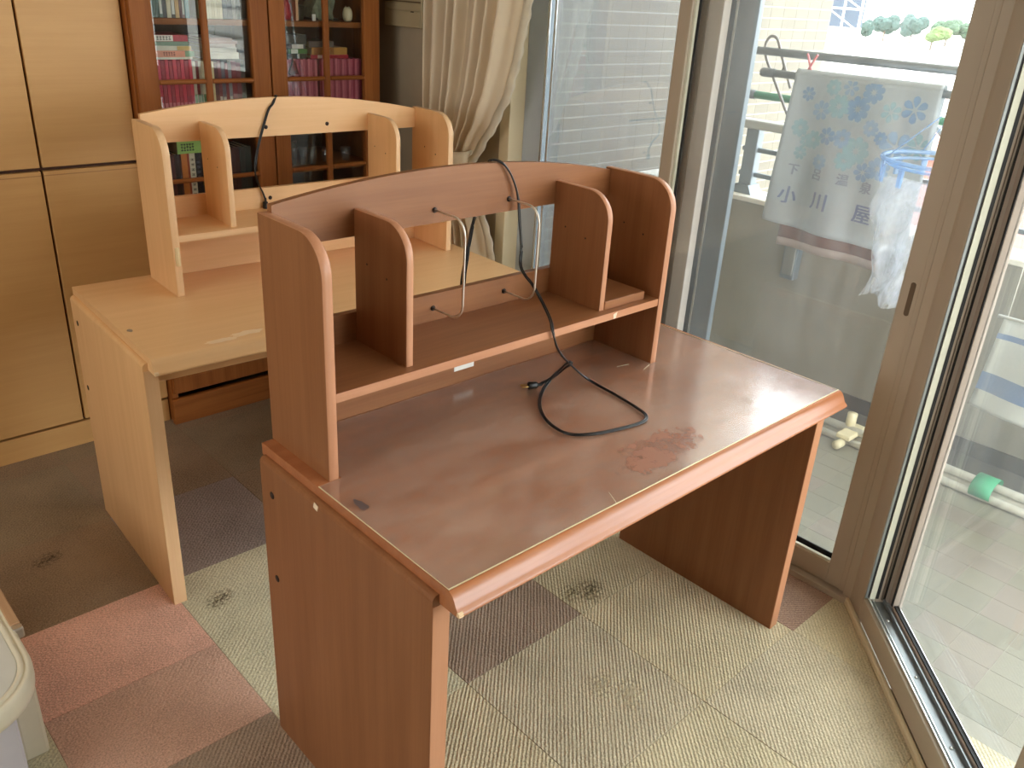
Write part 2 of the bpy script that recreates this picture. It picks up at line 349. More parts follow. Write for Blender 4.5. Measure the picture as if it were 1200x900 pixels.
# ---------------------------------------------------------------- window 1 (far, parallel to the desks' sides)
def window_one():
    w = sempty('window_1', (1.42, 0.0, 0.0))
    X = 1.42
    def P(name, mat, boxes, parent=w, bev=0.0015):
        b = MB()
        for x0, x1, y0, y1, z0, z1 in boxes: b.box(x0-X, x1-X, y0, y1, z0, z1, bev)
        return b.build(name, mat, parent)
    P('frame', 'frame', [(1.415, 1.46, -0.098, -0.062, 0.0, 2.06), (1.415, 1.45, -0.098, 1.44, 2.02, 2.06), (1.402, 1.46, -0.098, 1.44, 0.0, 0.018)])
    P('frame_jamb', 'frame_pale', [(1.405, 1.56, 1.392, 1.44, 0.0, 2.06)])
    P('track_sill', 'alu_dark', [(1.46, 1.58, -0.070, 1.40, -0.02, 0.014), (1.462, 1.466, -0.09, 1.39, 0.014, 0.03), (1.508, 1.512, -0.09, 1.39, 0.014, 0.03), (1.55, 1.556, -0.09, 1.39, 0.014, 0.028)], bev=0)
    P('outer_jamb', 'alu_dark', [(1.46, 1.498, -0.092, -0.058, 0.014, 2.04), (1.56, 1.58, 1.36, 1.40, 0.014, 2.04)])
    # inner sash
    s = P('sash', 'frame', [(1.426, 1.452, -0.060, -0.002, 0.02, 2.02), (1.426, 1.452, 0.722, 0.764, 0.02, 2.02), (1.426, 1.452, -0.002, 0.722, 0.02, 0.085), (1.426, 1.452, -0.002, 0.722, 1.97, 2.02)])
    P('step_molding', 'frame', [(1.423, 1.426, -0.060, -0.046, 0.02, 2.02)], s, 0.001)
    P('glazing_bead', 'seal', [(1.427, 1.438, -0.002, 0.722, 0.085, 0.093), (1.437, 1.4475, 0.715, 0.722, 0.085, 1.97)], s, 0.0006)
    P('gasket', 'gasket', [(1.448, 1.451, -0.002, 0.722, 0.085, 0.103), (1.448, 1.451, 0.708, 0.722, 0.085, 1.97)], s, 0)
    P('glass_pane', 'glass', [(1.4485, 1.4525, -0.002, 0.722, 0.085, 1.97)], s, 0)
    pull = MB().prism([(math.cos(t)*0.0065-0.030, (0.036 if math.sin(t) > 0 else -0.036)+0.878+math.sin(t)*0.0065) for t in [2*PI*k/16 for k in range(16)]], 'x', 0.0052, 0.0065).build('finger_pull', plain('shadowed pull recess', (96, 80, 60), 0.6), s)
    # outer sash
    s = P('sash', 'alu_dark', [(1.470, 1.500, 0.700, 0.752, 0.02, 2.02), (1.470, 1.500, 0.752, 1.305, 0.02, 0.085), (1.470, 1.500, 0.752, 1.305, 1.97, 2.02)])
    P('sash_stile', 'blue_grey', [(1.470, 1.500, 1.305, 1.392, 0.02, 2.02)], s)
    P('glazing_bead', 'alu_bright', [(1.466, 1.472, 1.268, 1.276, 0.085, 1.97), (1.466, 1.472, 1.296, 1.305, 0.085, 1.97)], s, 0.001)
    P('meeting_strip', 'frame_grey', [(1.472, 1.506, 0.652, 0.700, 0.02, 2.02)], s)
    P('gasket', 'gasket', [(1.466, 1.471, 0.748, 0.757, 0.085, 1.97)], s, 0)
    P('glass_pane', 'glass_dirty', [(1.478, 1.482, 0.752, 1.305, 0.085, 1.97)], s, 0)
    # insect screen outside the outer sash
    s = P('screen_door', 'alu_blue', [(1.526, 1.548, 0.578, 0.668, 0.02, 2.02), (1.526, 1.548, 1.34, 1.40, 0.02, 2.02), (1.526, 1.548, 0.640, 1.34, 0.02, 0.09), (1.526, 1.548, 0.640, 1.34, 1.97, 2.02), (1.526, 1.548, 0.640, 1.34, 0.93, 0.955)])
    P('screen_trim', 'alu_bright', [(1.523, 1.527, 0.640, 0.648, 0.03, 2.01)], s, 0)
    P('screen_mesh', 'mesh', [(1.536, 1.5365, 0.640, 1.34, 0.09, 1.97)], s, 0)
window_one()

def window_two():
    w = sempty('window_2'); w.matrix_world = WIN2
    def P(name, mat, boxes, parent=w, bev=0.0015):
        b = MB()
        for q in boxes: b.box(*q, bev)
        return b.build(name, mat, parent)
    P('frame', 'frame', [(0.018, 0.082, -0.004, 0.03, 0.0, 2.06), (0.082, 1.66, -0.004, 0.008, 0.018, 0.082), (0.082, 1.66, -0.004, 0.03, 2.02, 2.06), (1.60, 1.66, -0.004, 0.03, 0.0, 2.02)])
    P('base_trim', 'frame_pale', [(0.0, 1.66, -0.018, -0.004, 0.0, 0.02)], bev=0.004)
    P('corner_post', 'frame', [(-0.012, 0.018, -0.003, 0.04, 0.0, 2.06)])
    P('track_sill', 'alu', [(0.082, 1.60, 0.008, 0.084, 0.0, 0.074)], bev=0)
    P('track_rail', 'alu_bright', [(0.082, 1.60, 0.004, 0.0085, 0.078, 0.089)], bev=0.001)
    P('track_rail', 'alu_bright', [(0.082, 1.60, 0.017, 0.019, 0.074, 0.084)], bev=0)
    P('track_rail', 'alu', [(0.082, 1.60, 0.048, 0.051, 0.074, 0.086)], bev=0)
    for s0 in (0.16, 0.36, 0.57, 0.8):
        MB().lathe([(0.0045, 0.0), (0.004, 0.0022), (0.0, 0.003)], 10, (s0, 0.036, 0.074)).build('sill_screw', 'alu_bright', w)
    P('frame_jamb', 'jamb_grey', [(0.0, 0.082, 0.03, 0.088, 0.0, 2.04)], bev=0)
    P('weather_strip', 'seal', [(0.0825, 0.0855, 0.010, 0.024, 0.084, 2.02)], bev=0)
    P('jamb_rail', 'alu', [(0.0825, 0.0845, -0.002, 0.004, 0.084, 2.02)], bev=0)
    P('jamb_groove', 'gasket', [(0.0825, 0.0832, 0.005, 0.010, 0.084, 2.02), (0.0825, 0.0832, 0.026, 0.034, 0.084, 2.02)], bev=0)
    P('jamb_rib', 'alu_dark', [(0.0825, 0.088, 0.040, 0.044, 0.084, 2.02)], bev=0)
    s = P('sash', 'sash_taupe', [(0.085, 0.115, 0.060, 0.084, 0.08, 2.0), (0.79, 0.84, 0.060, 0.088, 0.08, 2.0), (0.115, 0.79, 0.060, 0.076, 0.074, 0.086), (0.115, 0.79, 0.060, 0.088, 1.96, 2.0)])
    P('gasket', 'gasket', [(0.106, 0.114, 0.0585, 0.074, 0.086, 1.96), (0.115, 0.79, 0.064, 0.074, 0.086, 0.090)], s, 0)
    P('jamb_shadow_groove', 'gasket', [(0.0825, 0.0835, 0.046, 0.052, 0.084, 2.02)], bev=0)
    P('glazing_bead', 'alu_bright', [(0.115, 0.79, 0.073, 0.0745, 0.088, 0.093)], s, 0)
    P('glass_pane', 'glass', [(0.115, 0.79, 0.074, 0.078, 0.088, 1.96)], s, 0)
    s = P('sash', 'frame', [(0.785, 0.84, 0.014, 0.042, 0.09, 2.02), (1.55, 1.60, 0.014, 0.042, 0.09, 2.02), (0.84, 1.55, 0.014, 0.042, 0.09, 0.15), (0.84, 1.55, 0.014, 0.042, 1.96, 2.02)])
    P('glass_pane', 'glass', [(0.84, 1.55, 0.026, 0.030, 0.15, 1.96)], s, 0)
window_two()

# ---------------------------------------------------------------- the two study desks and their hutches
DW, DD = 1.178, 0.526
def study_desk(k, label, loc, rz, depth):
    t = thing('study_desk', label, 'desk', loc, rz)
    # top with a moulded front lip
    prof = [(depth+0.012, 0.703), (-0.018, 0.703), (-0.024, 0.7015), (-0.030, 0.697), (-0.0345, 0.690), (-0.0375, 0.683), (-0.041, 0.678), (-0.0455, 0.6745), (-0.047, 0.672), (-0.047, 0.669), (-0.044, 0.667), (0.0, 0.667), (0.004, 0.679), (depth+0.012, 0.679)]
    MB().prism(prof, 'x', 0.0125, DW-0.003).build('desktop', M[k+'_top'], t)
    me = t.children[0].data
    me.polygons.foreach_set('use_smooth', [True]*len(me.polygons)); me.set_sharp_from_angle(angle=math.radians(35))
    MB().prism([(-0.0475, 0.669), (-0.0465, 0.6745), (-0.042, 0.677), (-0.040, 0.668)], 'x', 0.0120, 0.0205).build('chipped_corner', plain('raw chipped wood', (226, 196, 156), 0.8), t)
    for x0, x1, out in ((0.0, 0.0333, -1), (DW-0.0333, DW, 1)):
        z1 = 0.684
        r = 0.012
        xc = x0 if out < 0 else x1
        # outline of the panel seen from the front: its outer top edge is rounded over
        pts = [(x0, 0.0), (x1, 0.0)]
        arc = [(math.cos(a), math.sin(a)) for a in [PI/2*j/6 for j in range(7)]]
        if out < 0: pts += [(x1, 0.678), (x0+r, 0.684)] if False else [(x1, 0.678), (0.0125, 0.678), (0.0125, z1)] + [(x0+r-r*math.sin(PI/2*j/6), z1-r+r*math.cos(PI/2*j/6)) for j in range(1, 7)]
        else: pts += [(x1-r+r*math.cos(PI/2*j/6), z1-r+r*math.sin(PI/2*j/6)) for j in range(0, 6)] + [(DW-0.003, z1), (DW-0.003, 0.678), (x0, 0.678)]
        p = MB().prism(pts, 'y', 0.001, depth).build('side_panel', M[k+'_z'], t)
        MB().box(x0+0.0006, x1-0.0006, -0.0006, 0.001, 0.0, 0.664).build('edge_band', M[k+'_edge'], p)
        if out < 0:
            for y, z in ((0.486, 0.617), (0.489, 0.423)):
                MB().lathe([(0.0075, 0.0), (0.0075, 0.0008), (0.0, 0.0010)], 16).xf(Matrix.Translation((x0, y-0.526+depth, z)) @ Matrix.Rotation(-PI/2, 4, 'Y')).build('screw_hole', 'hole', p)
    MB().box(0.0335, DW-0.0335, 0.03, 0.048, 0.618, 0.666).build('apron', M[k+'_x'], t)
    MB().box(0.0335, DW-0.0335, depth-0.03, depth-0.012, 0.42, 0.678).build('back_panel', M[k+'_x'], t)
    return t
def rounded(y0, y1, z0, z1, ry, rz):
    """upright outline in (y,z) with its front top corner rounded"""
    return [(y1, z0), (y0, z0)] + [(y0+ry-ry*math.cos(a), z1-rz+rz*math.sin(a)) for a in [PI/2*j/12 for j in range(13)]] + [(y1, z1)]
def edge_strip(y0, z0, z1, y1, ry, rz, x0, x1):
    """band that follows the front edge, the rounded corner and the top"""
    o = [(y0, z0)] + [(y0+ry-ry*math.cos(a), z1-rz+rz*math.sin(a)) for a in [PI/2*j/12 for j in range(13)]] + [(y1, z1)]
    b = MB(); bm = b.bm; e = 0.0007
    def off(i):
        p = Vector(o[i]); q0 = Vector(o[max(i-1, 0)]); q1 = Vector(o[min(i+1, len(o)-1)]); d = (q1-q0).normalized()
        return p + Vector((-d.y, d.x))*e
    R = []
    for i in range(len(o)):
        q = off(i); R.append((bm.verts.new((x0, o[i][0], o[i][1])), bm.verts.new((x0+e, q.x, q.y)), bm.verts.new((x1-e, q.x, q.y)), bm.verts.new((x1, o[i][0], o[i][1]))))
    for A, B in zip(R, R[1:]):
        for j in range(3):
            f = bm.faces.new((A[j], A[j+1], B[j+1], B[j])); f.smooth = True
    bmesh.ops.recalc_face_normals(bm, faces=bm.faces)
    return b
def hutch(k, label, loc, rz, div1, div2, plate=True, holes=True):
    t = thing('desk_hutch', label, 'hutch', loc, rz)
    x0, x1, th = 0.037, 0.947, 0.019; yf, yb, zb, zt = 0.341, 0.541, 0.7035, 1.1365
    for a, b in ((x0, x0+th), (x1-th, x1)):
        p = MB().prism(rounded(yf, yb, zb, zt, 0.068, 0.066), 'x', a, b).build('side_panel', M[k+'_z'], t)
        edge_strip(yf, zb, zt, yb, 0.068, 0.066, a+0.0003, b-0.0003).build('edge_band', M[k+'_edge'], p)
        if a > 0.5:
            for y, z in ((0.47, 1.02), (0.41, 1.005)):
                MB().lathe([(0.0022, 0.0), (0.0, 0.0006)], 10).xf(Matrix.Translation((a, y, z)) @ Matrix.Rotation(-PI/2, 4, 'Y')).build('shelf_pin_hole', 'hole', p)
    for a in (div1, div2):
        p = MB().prism(rounded(0.365, 0.526, 0.867, 1.1245, 0.062, 0.062), 'x', a, a+0.015).build('divider', M[k+'_z'], t)
        edge_strip(0.365, 0.867, 1.1245, 0.526, 0.062, 0.062, a+0.0003, a+0.0147).build('edge_band', M[k+'_edge'], p)
        for y, z in ((0.487, 1.03), (0.425, 1.018)):
            MB().lathe([(0.0022, 0.0), (0.0, 0.0006)], 10).xf(Matrix.Translation((a, y, z)) @ Matrix.Rotation(-PI/2, 4, 'Y')).build('shelf_pin_hole', 'hole', p)
    s = MB().box(x0+th, x1-th, 0.3435, 0.526, 0.850, 0.867).build('shelf', M[k+'_x'], t)
    MB().box(x0+th, x1-th, 0.3426, 0.3436, 0.8502, 0.8668).build('edge_band', M[k+'_edge_x'], s)
    n = 32; xs = [x0+th + (x1-2*th-x0)*i/n for i in range(n+1)]
    arch = [(x, 1.1815-0.21*(x-0.445)**2) for x in xs]
    MB().prism([(x1-th, 1.0735), (x0+th, 1.0735)] + arch, 'y', 0.526, yb).build('arched_board', M[k+'_x'], t)
    MB().box(x0+th, x1-th, 0.526, yb, 0.7035, 0.9255).build('back_board', M[k+'_x'], t)
    if plate: MB().box(div2+0.015, 0.898, 0.362, 0.51, 0.867, 0.8865, 0.001).build('raised_plate', M[k+'_x'], t)
    for x in (0.406, 0.605):
        for z in (1.1, 0.895):
            MB().lathe([(0.0058, 0.0), (0.0058, 0.0014), (0.0, 0.0016)], 16).xf(Matrix.Translation((x, 0.526, z)) @ Matrix.Rotation(PI/2, 4, 'X')).build('socket_hole', 'hole', t)
    return t

red_desk = study_desk('red', 'reddish brown wooden desk in front, its top under a clear worn mat', (0, 0, 0), 0.0, DD)
red_hutch = hutch('red', 'reddish brown arched hutch standing on the front desk, wire bookends inside', (0, 0, 0), 0.0, 0.2195, 0.7455)
for x in (0.406, 0.605):
    y0, y1, za, zc, r = 0.5262, 0.431, 1.1, 0.895, 0.034
    pts = [(x, y0, za), (x, y0-0.02, za)] + [(x, y1+r-r*math.sin(a), za-r+r*math.cos(a)) for a in [PI/2*j/6 for j in range(7)]] + [(x, y1+r-r*math.cos(a), zc+r-r*math.sin(a)) for a in [PI/2*j/6 for j in range(7)]] + [(x, y0-0.02, zc), (x, y0, zc)]
    MB().tube(pts, 0.0024, 8).build('wire_bookend', 'wire', red_hutch)
MB().box(0.468, 0.524, 0.5245, 0.526, 0.7345, 0.7475).build('white_strip', 'paper', red_hutch)['label'] = 'small white strip'  # thin white strip low on the back board
MB().prism([(0.93-0.006, 0.862), (0.93+0.007, 0.8655), (0.93+0.003, 0.8515), (0.93-0.004, 0.851)], 'y', 0.3418, 0.3427).xf(Matrix.Translation((-0.155, 0, 0))).build('chipped_edge', plain('chipped pale edge', (232, 204, 180), 0.7), red_hutch)
MB().prism([(0.322, 0.667), (0.334, 0.670), (0.331, 0.681), (0.318, 0.678)], 'x', -0.0012, 0.0).build('sticker_remnant', plain('sticker remnant', (236, 214, 186), 0.7), red_desk)['label'] = 'torn pale sticker remnant'

be = thing  # beige desk stands behind, turned by a couple of degrees
beige_desk = study_desk('beige', 'pale beige wooden desk behind the reddish brown one', (-0.0101, 1.0556, 0.0), -0.0418, 0.5525)
beige_hutch = hutch('beige', 'pale beige arched hutch standing on the beige desk at the back', (0.1703, 1.0500, 0.0), -0.0401, 0.2105, 0.7485, plate=False)
MB().tube([(0.0465, 0.3400, 0.838), (0.047, 0.3385, 0.825), (0.0455, 0.3365, 0.805), (0.0475, 0.3395, 0.79)], 0.006, 8, smooth=4, flat=1.0).build('tape_remnant', plain('yellowed clear tape', (232, 206, 158), 0.25), beige_hutch)['label'] = 'peeling yellowed tape'
# worn marks that stay on the tops
def worn_patch(name, cx, cy, rx, ry, z, mat, parent, seed, n=26):
    rnd = random.Random(seed); pts = []
    for i in range(n):
        a = 2*PI*i/n; k = 0.62+0.38*rnd.random()
        pts.append((cx+rx*k*math.cos(a), cy+ry*k*math.sin(a)))
    return MB().prism(pts, 'z', z, z+0.0003).build(name, mat, parent)
for i, (cx, cy, rx, ry) in enumerate(((0.19, -0.002, 0.05, 0.012), (0.26, 0.012, 0.05, 0.016), (0.34, 0.016, 0.03, 0.01))):
    worn_patch('worn_patch', cx, cy, rx, ry, 0.703, plain('rubbed pale wear %d' % i, (238, 208, 170), 0.6), beige_desk, i)
worn_patch('ink_mark', 0.033, 0.17, 0.008, 0.012, 0.703, plain('grey ink mark', (150, 130, 112), 0.6), beige_desk, 9)

# ---------------------------------------------------------------- clear mat on the front desk
def desk_mat_material():
    m, nd, ln, b = new_mat('clear vinyl mat'); nd.remove(b); out = nd['Material Output']; co = objco(nd)
    tr = nd.new('ShaderNodeBsdfTransparent'); tr.inputs[0].default_value = (1.0, 0.985, 0.97, 1)
    gl = nd.new('ShaderNodeBsdfGlossy'); gl.inputs['Roughness'].default_value = 0.16
    f2 = noise(nd, ln, co, 7.0, 6.0, 0.7)
    mr = nd.new('ShaderNodeMapRange'); ln.new(f2, mr.inputs[0]); mr.inputs[1].default_value = 0.3; mr.inputs[2].default_value = 0.7; mr.inputs[3].default_value = 0.09; mr.inputs[4].default_value = 0.24
    ln.new(mr.outputs[0], gl.inputs['Roughness'])
    mx = nd.new('ShaderNodeMixShader'); ln.new(schlick(nd, ln, 0.13), mx.inputs[0]); ln.new(tr.outputs[0], mx.inputs[1]); ln.new(gl.outputs[0], mx.inputs[2])
    # clouded film with a rubbed-off patch near the front
    df = nd.new('ShaderNodeBsdfDiffuse'); df.inputs[0].default_value = lin((224, 192, 172))
    fn = noise(nd, ln, co, 5.0, 7.0, 0.68, (1.0, 1.6, 1.0)); fr = nd.new('ShaderNodeMapRange'); ln.new(fn, fr.inputs[0])
    fr.inputs[1].default_value = 0.32; fr.inputs[2].default_value = 0.72; fr.inputs[3].default_value = 0.05; fr.inputs[4].default_value = 0.32
    wob = nd.new('ShaderNodeTexNoise'); wob.inputs['Scale'].default_value = 17; wob.inputs['Detail'].default_value = 6.0; wob.inputs['Roughness'].default_value = 0.65; ln.new(co, wob.inputs['Vector'])
    w = nd.new('ShaderNodeVectorMath'); w.operation = 'SCALE'; ln.new(wob.outputs['Color'], w.inputs[0]); w.inputs['Scale'].default_value = 0.16
    prev = None
    for cx, cy, rx, ry in ((0.555, 0.045, 0.075, 0.05), (0.655, 0.058, 0.075, 0.036)):
        sb = nd.new('ShaderNodeVectorMath'); sb.operation = 'SUBTRACT'; ln.new(co, sb.inputs[0]); sb.inputs[1].default_value = (cx-0.08, cy-0.08, 0)
        ad = nd.new('ShaderNodeVectorMath'); ad.operation = 'SUBTRACT'; ln.new(sb.outputs[0], ad.inputs[0]); ln.new(w.outputs[0], ad.inputs[1])
        sc = nd.new('ShaderNodeVectorMath'); sc.operation = 'MULTIPLY'; ln.new(ad.outputs[0], sc.inputs[0]); sc.inputs[1].default_value = (1/rx, 1/ry, 0)
        le = nd.new('ShaderNodeVectorMath'); le.operation = 'LENGTH'; ln.new(sc.outputs[0], le.inputs[0])
        if prev is None: prev = le.outputs['Value']
        else:
            mi = nd.new('ShaderNodeMath'); mi.operation = 'MINIMUM'; ln.new(prev, mi.inputs[0]); ln.new(le.outputs['Value'], mi.inputs[1]); prev = mi.outputs[0]
    pm = nd.new('ShaderNodeMapRange'); ln.new(prev, pm.inputs[0]); pm.inputs[1].default_value = 0.95; pm.inputs[2].default_value = 1.1; pm.inputs[3].default_value = 0.0; pm.inputs[4].default_value = 1.0
    fm = nd.new('ShaderNodeMath'); fm.operation = 'MULTIPLY'; ln.new(fr.outputs[0], fm.inputs[0]); ln.new(pm.outputs[0], fm.inputs[1])
    m2 = nd.new('ShaderNodeMixShader'); ln.new(fm.outputs[0], m2.inputs[0]); ln.new(mx.outputs[0], m2.inputs[1]); ln.new(df.outputs[0], m2.inputs[2])
    # the patch itself: gloss gone, raw reddish film
    rd = nd.new('ShaderNodeBsdfPrincipled'); rd.inputs['Base Color'].default_value = lin((184, 128, 102)); rd.inputs['Roughness'].default_value = 0.65
    iv = nd.new('ShaderNodeMath'); iv.operation = 'MULTIPLY_ADD'; ln.new(pm.outputs[0], iv.inputs[0]); iv.inputs[1].default_value = -0.66; iv.inputs[2].default_value = 0.66
    pn = noise(nd, ln, co, 26.0, 6.0, 0.7); pr = nd.new('ShaderNodeMapRange'); ln.new(pn, pr.inputs[0]); pr.inputs[1].default_value = 0.36; pr.inputs[2].default_value = 0.50; pr.inputs[3].default_value = 0.25; pr.inputs[4].default_value = 1.0
    ip = nd.new('ShaderNodeMath'); ip.operation = 'MULTIPLY'; ln.new(iv.outputs[0], ip.inputs[0]); ln.new(pr.outputs[0], ip.inputs[1])
    m3 = nd.new('ShaderNodeMixShader'); ln.new(ip.outputs[0], m3.inputs[0]); ln.new(m2.outputs[0], m3.inputs[1]); ln.new(rd.outputs[0], m3.inputs[2])
    ln.new(m3.outputs[0], out.inputs[0])
    return m
def desk_mat():
    zz = 0.7034
    outline = [(0.0135, -0.020), (1.169, -0.020), (1.162, 0.50), (0.951, 0.50), (0.951, 0.337), (0.925, 0.337), (0.925, 0.522), (0.060, 0.522), (0.060, 0.337), (0.0135, 0.337)]
    o = MB().prism(outline, 'z', zz, zz+0.0018).build('desk_mat', desk_mat_material())
    tag(o, 'clear vinyl mat covering the reddish brown desktop, clouded and stained', 'desk mat')
    lip = plain('pale cut edge of the mat', (238, 226, 188), 0.4)
    MB().tube([(0.0133, 0.337, zz+0.001), (0.0133, -0.020, zz+0.001), (1.169, -0.020, zz+0.001), (1.162, 0.50, zz+0.001)], 0.0012, 6).build('cut_edge', lip, o)
    for i, (x, y, a) in enumerate(((0.395, -0.004, 1.1), (0.90, 0.33, 0.3), (0.86, 0.37, -0.2))):
        d = Vector((math.cos(a), math.sin(a), 0))*0.018
        MB().tube([(x-d.x, y-d.y, zz+0.0017), (x+d.x, y+d.y, zz+0.0017)], 0.0005, 4).build('scratch', lip, o)
    for x, y, s in ((0.026, 0.245, 4),):
        worn_patch('ink_mark', x+0.012, y, 0.010, 0.022, zz+0.0017, plain('dark ink mark', (92, 76, 74), 0.6), o, s)
desk_mat()

# ---------------------------------------------------------------- cords
def twin_cord(b, pts, k=5, r=0.0021):
    p = catmull([Vector(q) for q in pts], k)
    n = len(p); L, R = [], []
    for i in range(n):
        t = (p[min(i+1, n-1)]-p[max(i-1, 0)]).normalized(); s = t.cross(Vector((0.05, -0.25, 1.0)))
        if s.length < 0.15: s = t.cross(Vector((1, 0, 0)))
        s.normalize(); L.append(p[i]+s*r*0.92); R.append(p[i]-s*r*0.92)
    b.tube(L, r, 7); b.tube(R, r, 7)
def plug(parent, p0, p1):
    p0, p1 = Vector(p0), Vector(p1); d = (p1-p0).normalized()
    b = MB(); b.tube([p0-d*0.012, p0-d*0.002, p0, p0+d*0.018, p0+d*0.020], [0.0032, 0.0036, 0.0075, 0.0085, 0.0080], 10)
    b.build('plug', 'black', parent)
    s = d.cross(Vector((0, 0, 1))); s = s.normalized() if s.length > 0.1 else Vector((1, 0, 0))
    for k in (-1, 1):
        MB().tube([p0+d*0.019+s*k*0.0055, p0+d*0.036+s*k*0.0055], 0.0016, 6).build('prong', 'brass', parent)
RED = [(0.5614, 0.5335, 1.1835), (0.5789, 0.520, 1.1765), (0.6011, 0.516, 1.1487), (0.6179, 0.512, 1.1068), (0.6207, 0.505, 1.0531), (0.6256, 0.5, 0.9973), (0.6165, 0.49, 0.9632), (0.6117, 0.47, 0.9463), (0.6098, 0.44, 0.93), (0.604, 0.40, 0.9006), (0.5864, 0.36, 0.8822), (0.5721, 0.3370, 0.8675), (0.5899, 0.3345, 0.8236), (0.6492, 0.352, 0.77), (0.7131, 0.3465, 0.716), (0.7141, 0.2702, 0.7092), (0.703, 0.2004, 0.7092), (0.6891, 0.161, 0.7092), (0.6571, 0.1463, 0.7092), (0.5852, 0.1582, 0.7092), (0.5296, 0.1772, 0.7092), (0.4977, 0.2055, 0.7092), (0.4989, 0.2546, 0.7092), (0.5241, 0.3073, 0.7092), (0.5717, 0.3583, 0.7092), (0.6227, 0.3846, 0.722), (0.645, 0.3674, 0.757), (0.6453, 0.348, 0.777), (0.656, 0.3544, 0.766), (0.6573, 0.3761, 0.745), (0.6356, 0.392, 0.722), (0.6057, 0.3963, 0.7145)]
BACK = [(0.5443, 0.592, 0.7065), (0.5332, 0.588, 0.88), (0.5382, 0.584, 0.9526), (0.5478, 0.580, 1.0084), (0.5533, 0.575, 1.0555), (0.566, 0.562, 1.130), (0.564, 0.549, 1.1735)]
def cords():
    b = MB(); twin_cord(b, BACK + RED)
    c = b.build('power_cord', 'cord')
    tag(c, 'black power cord draped over the reddish brown hutch and looped on its desk', 'cord')
    b = MB(); twin_cord(b, [(0.5490, 0.600, 0.7065), (0.5442, 0.590, 0.9112), (0.549, 0.588, 0.9688), (0.5505, 0.583, 1.02), (0.556, 0.577, 1.055)]); b.build('cord_return', 'cord', c)
    plug(c, (0.6005, 0.3985, 0.7145), (0.581, 0.4085, 0.714))
    # cord over the beige hutch, written in the hutch's own frame
    a = -0.0401; mw = Matrix.Translation((0.1703, 1.05, 0)) @ Matrix.Rotation(a, 4, 'Z')
    P = [(0.470, 0.552, 1.09), (0.462, 0.552, 1.13), (0.455, 0.552, 1.16), (0.447, 0.5335, 1.1855), (0.430, 0.521, 1.165), (0.414, 0.519, 1.148), (0.395, 0.519, 1.102), (0.378, 0.515, 1.062), (0.356, 0.50, 1.012), (0.353, 0.50, 0.972), (0.368, 0.516, 0.940), (0.380, 0.519, 0.915), (0.387, 0.518, 0.893)]
    b = MB(); twin_cord(b, [mw @ Vector(p) for p in P]); c = b.build('power_cord', 'cord')
    tag(c, 'thin black power cord hanging over the beige hutch with its plug down', 'cord')
    plug(c, mw @ Vector((0.386, 0.517, 0.886)), mw @ Vector((0.384, 0.516, 0.86)))
cords()

# ---------------------------------------------------------------- wardrobe and bookcase
def wardrobe():
    t = thing('wardrobe', 'tall pale maple wardrobe with flat doors at the left wall', 'wardrobe', (-0.55, 2.05, 0))
    ox = -0.55
    MB().box(-0.92-ox, 0.4035-ox, 0.021, 0.38, 0.088, 2.3).build('carcass', plain('dark cabinet gap', (74, 44, 26), 0.7), t)
    MB().box(-0.92-ox, 0.4035-ox, 0.004, 0.38, 0.0, 0.084, 0.001).build('plinth', M['maple_x'], t)
    for x0, x1 in ((-0.92, -0.412), (-0.404, 0.112), (0.119, 0.4035)):
        for z0, z1 in ((0.094, 0.927), (0.938, 2.28)):
            d = MB().box(x0-ox, x1-ox, 0.0, 0.02, z0, z1, 0.0015).build('door', M['maple_x'], t)
            if z1 < 1: MB().box(x0-ox, x1-ox, -0.0006, 0.002, z1-0.014, z1-0.011).build('door_groove', plain('door groove', (176, 128, 78), 0.6), d)
wardrobe()

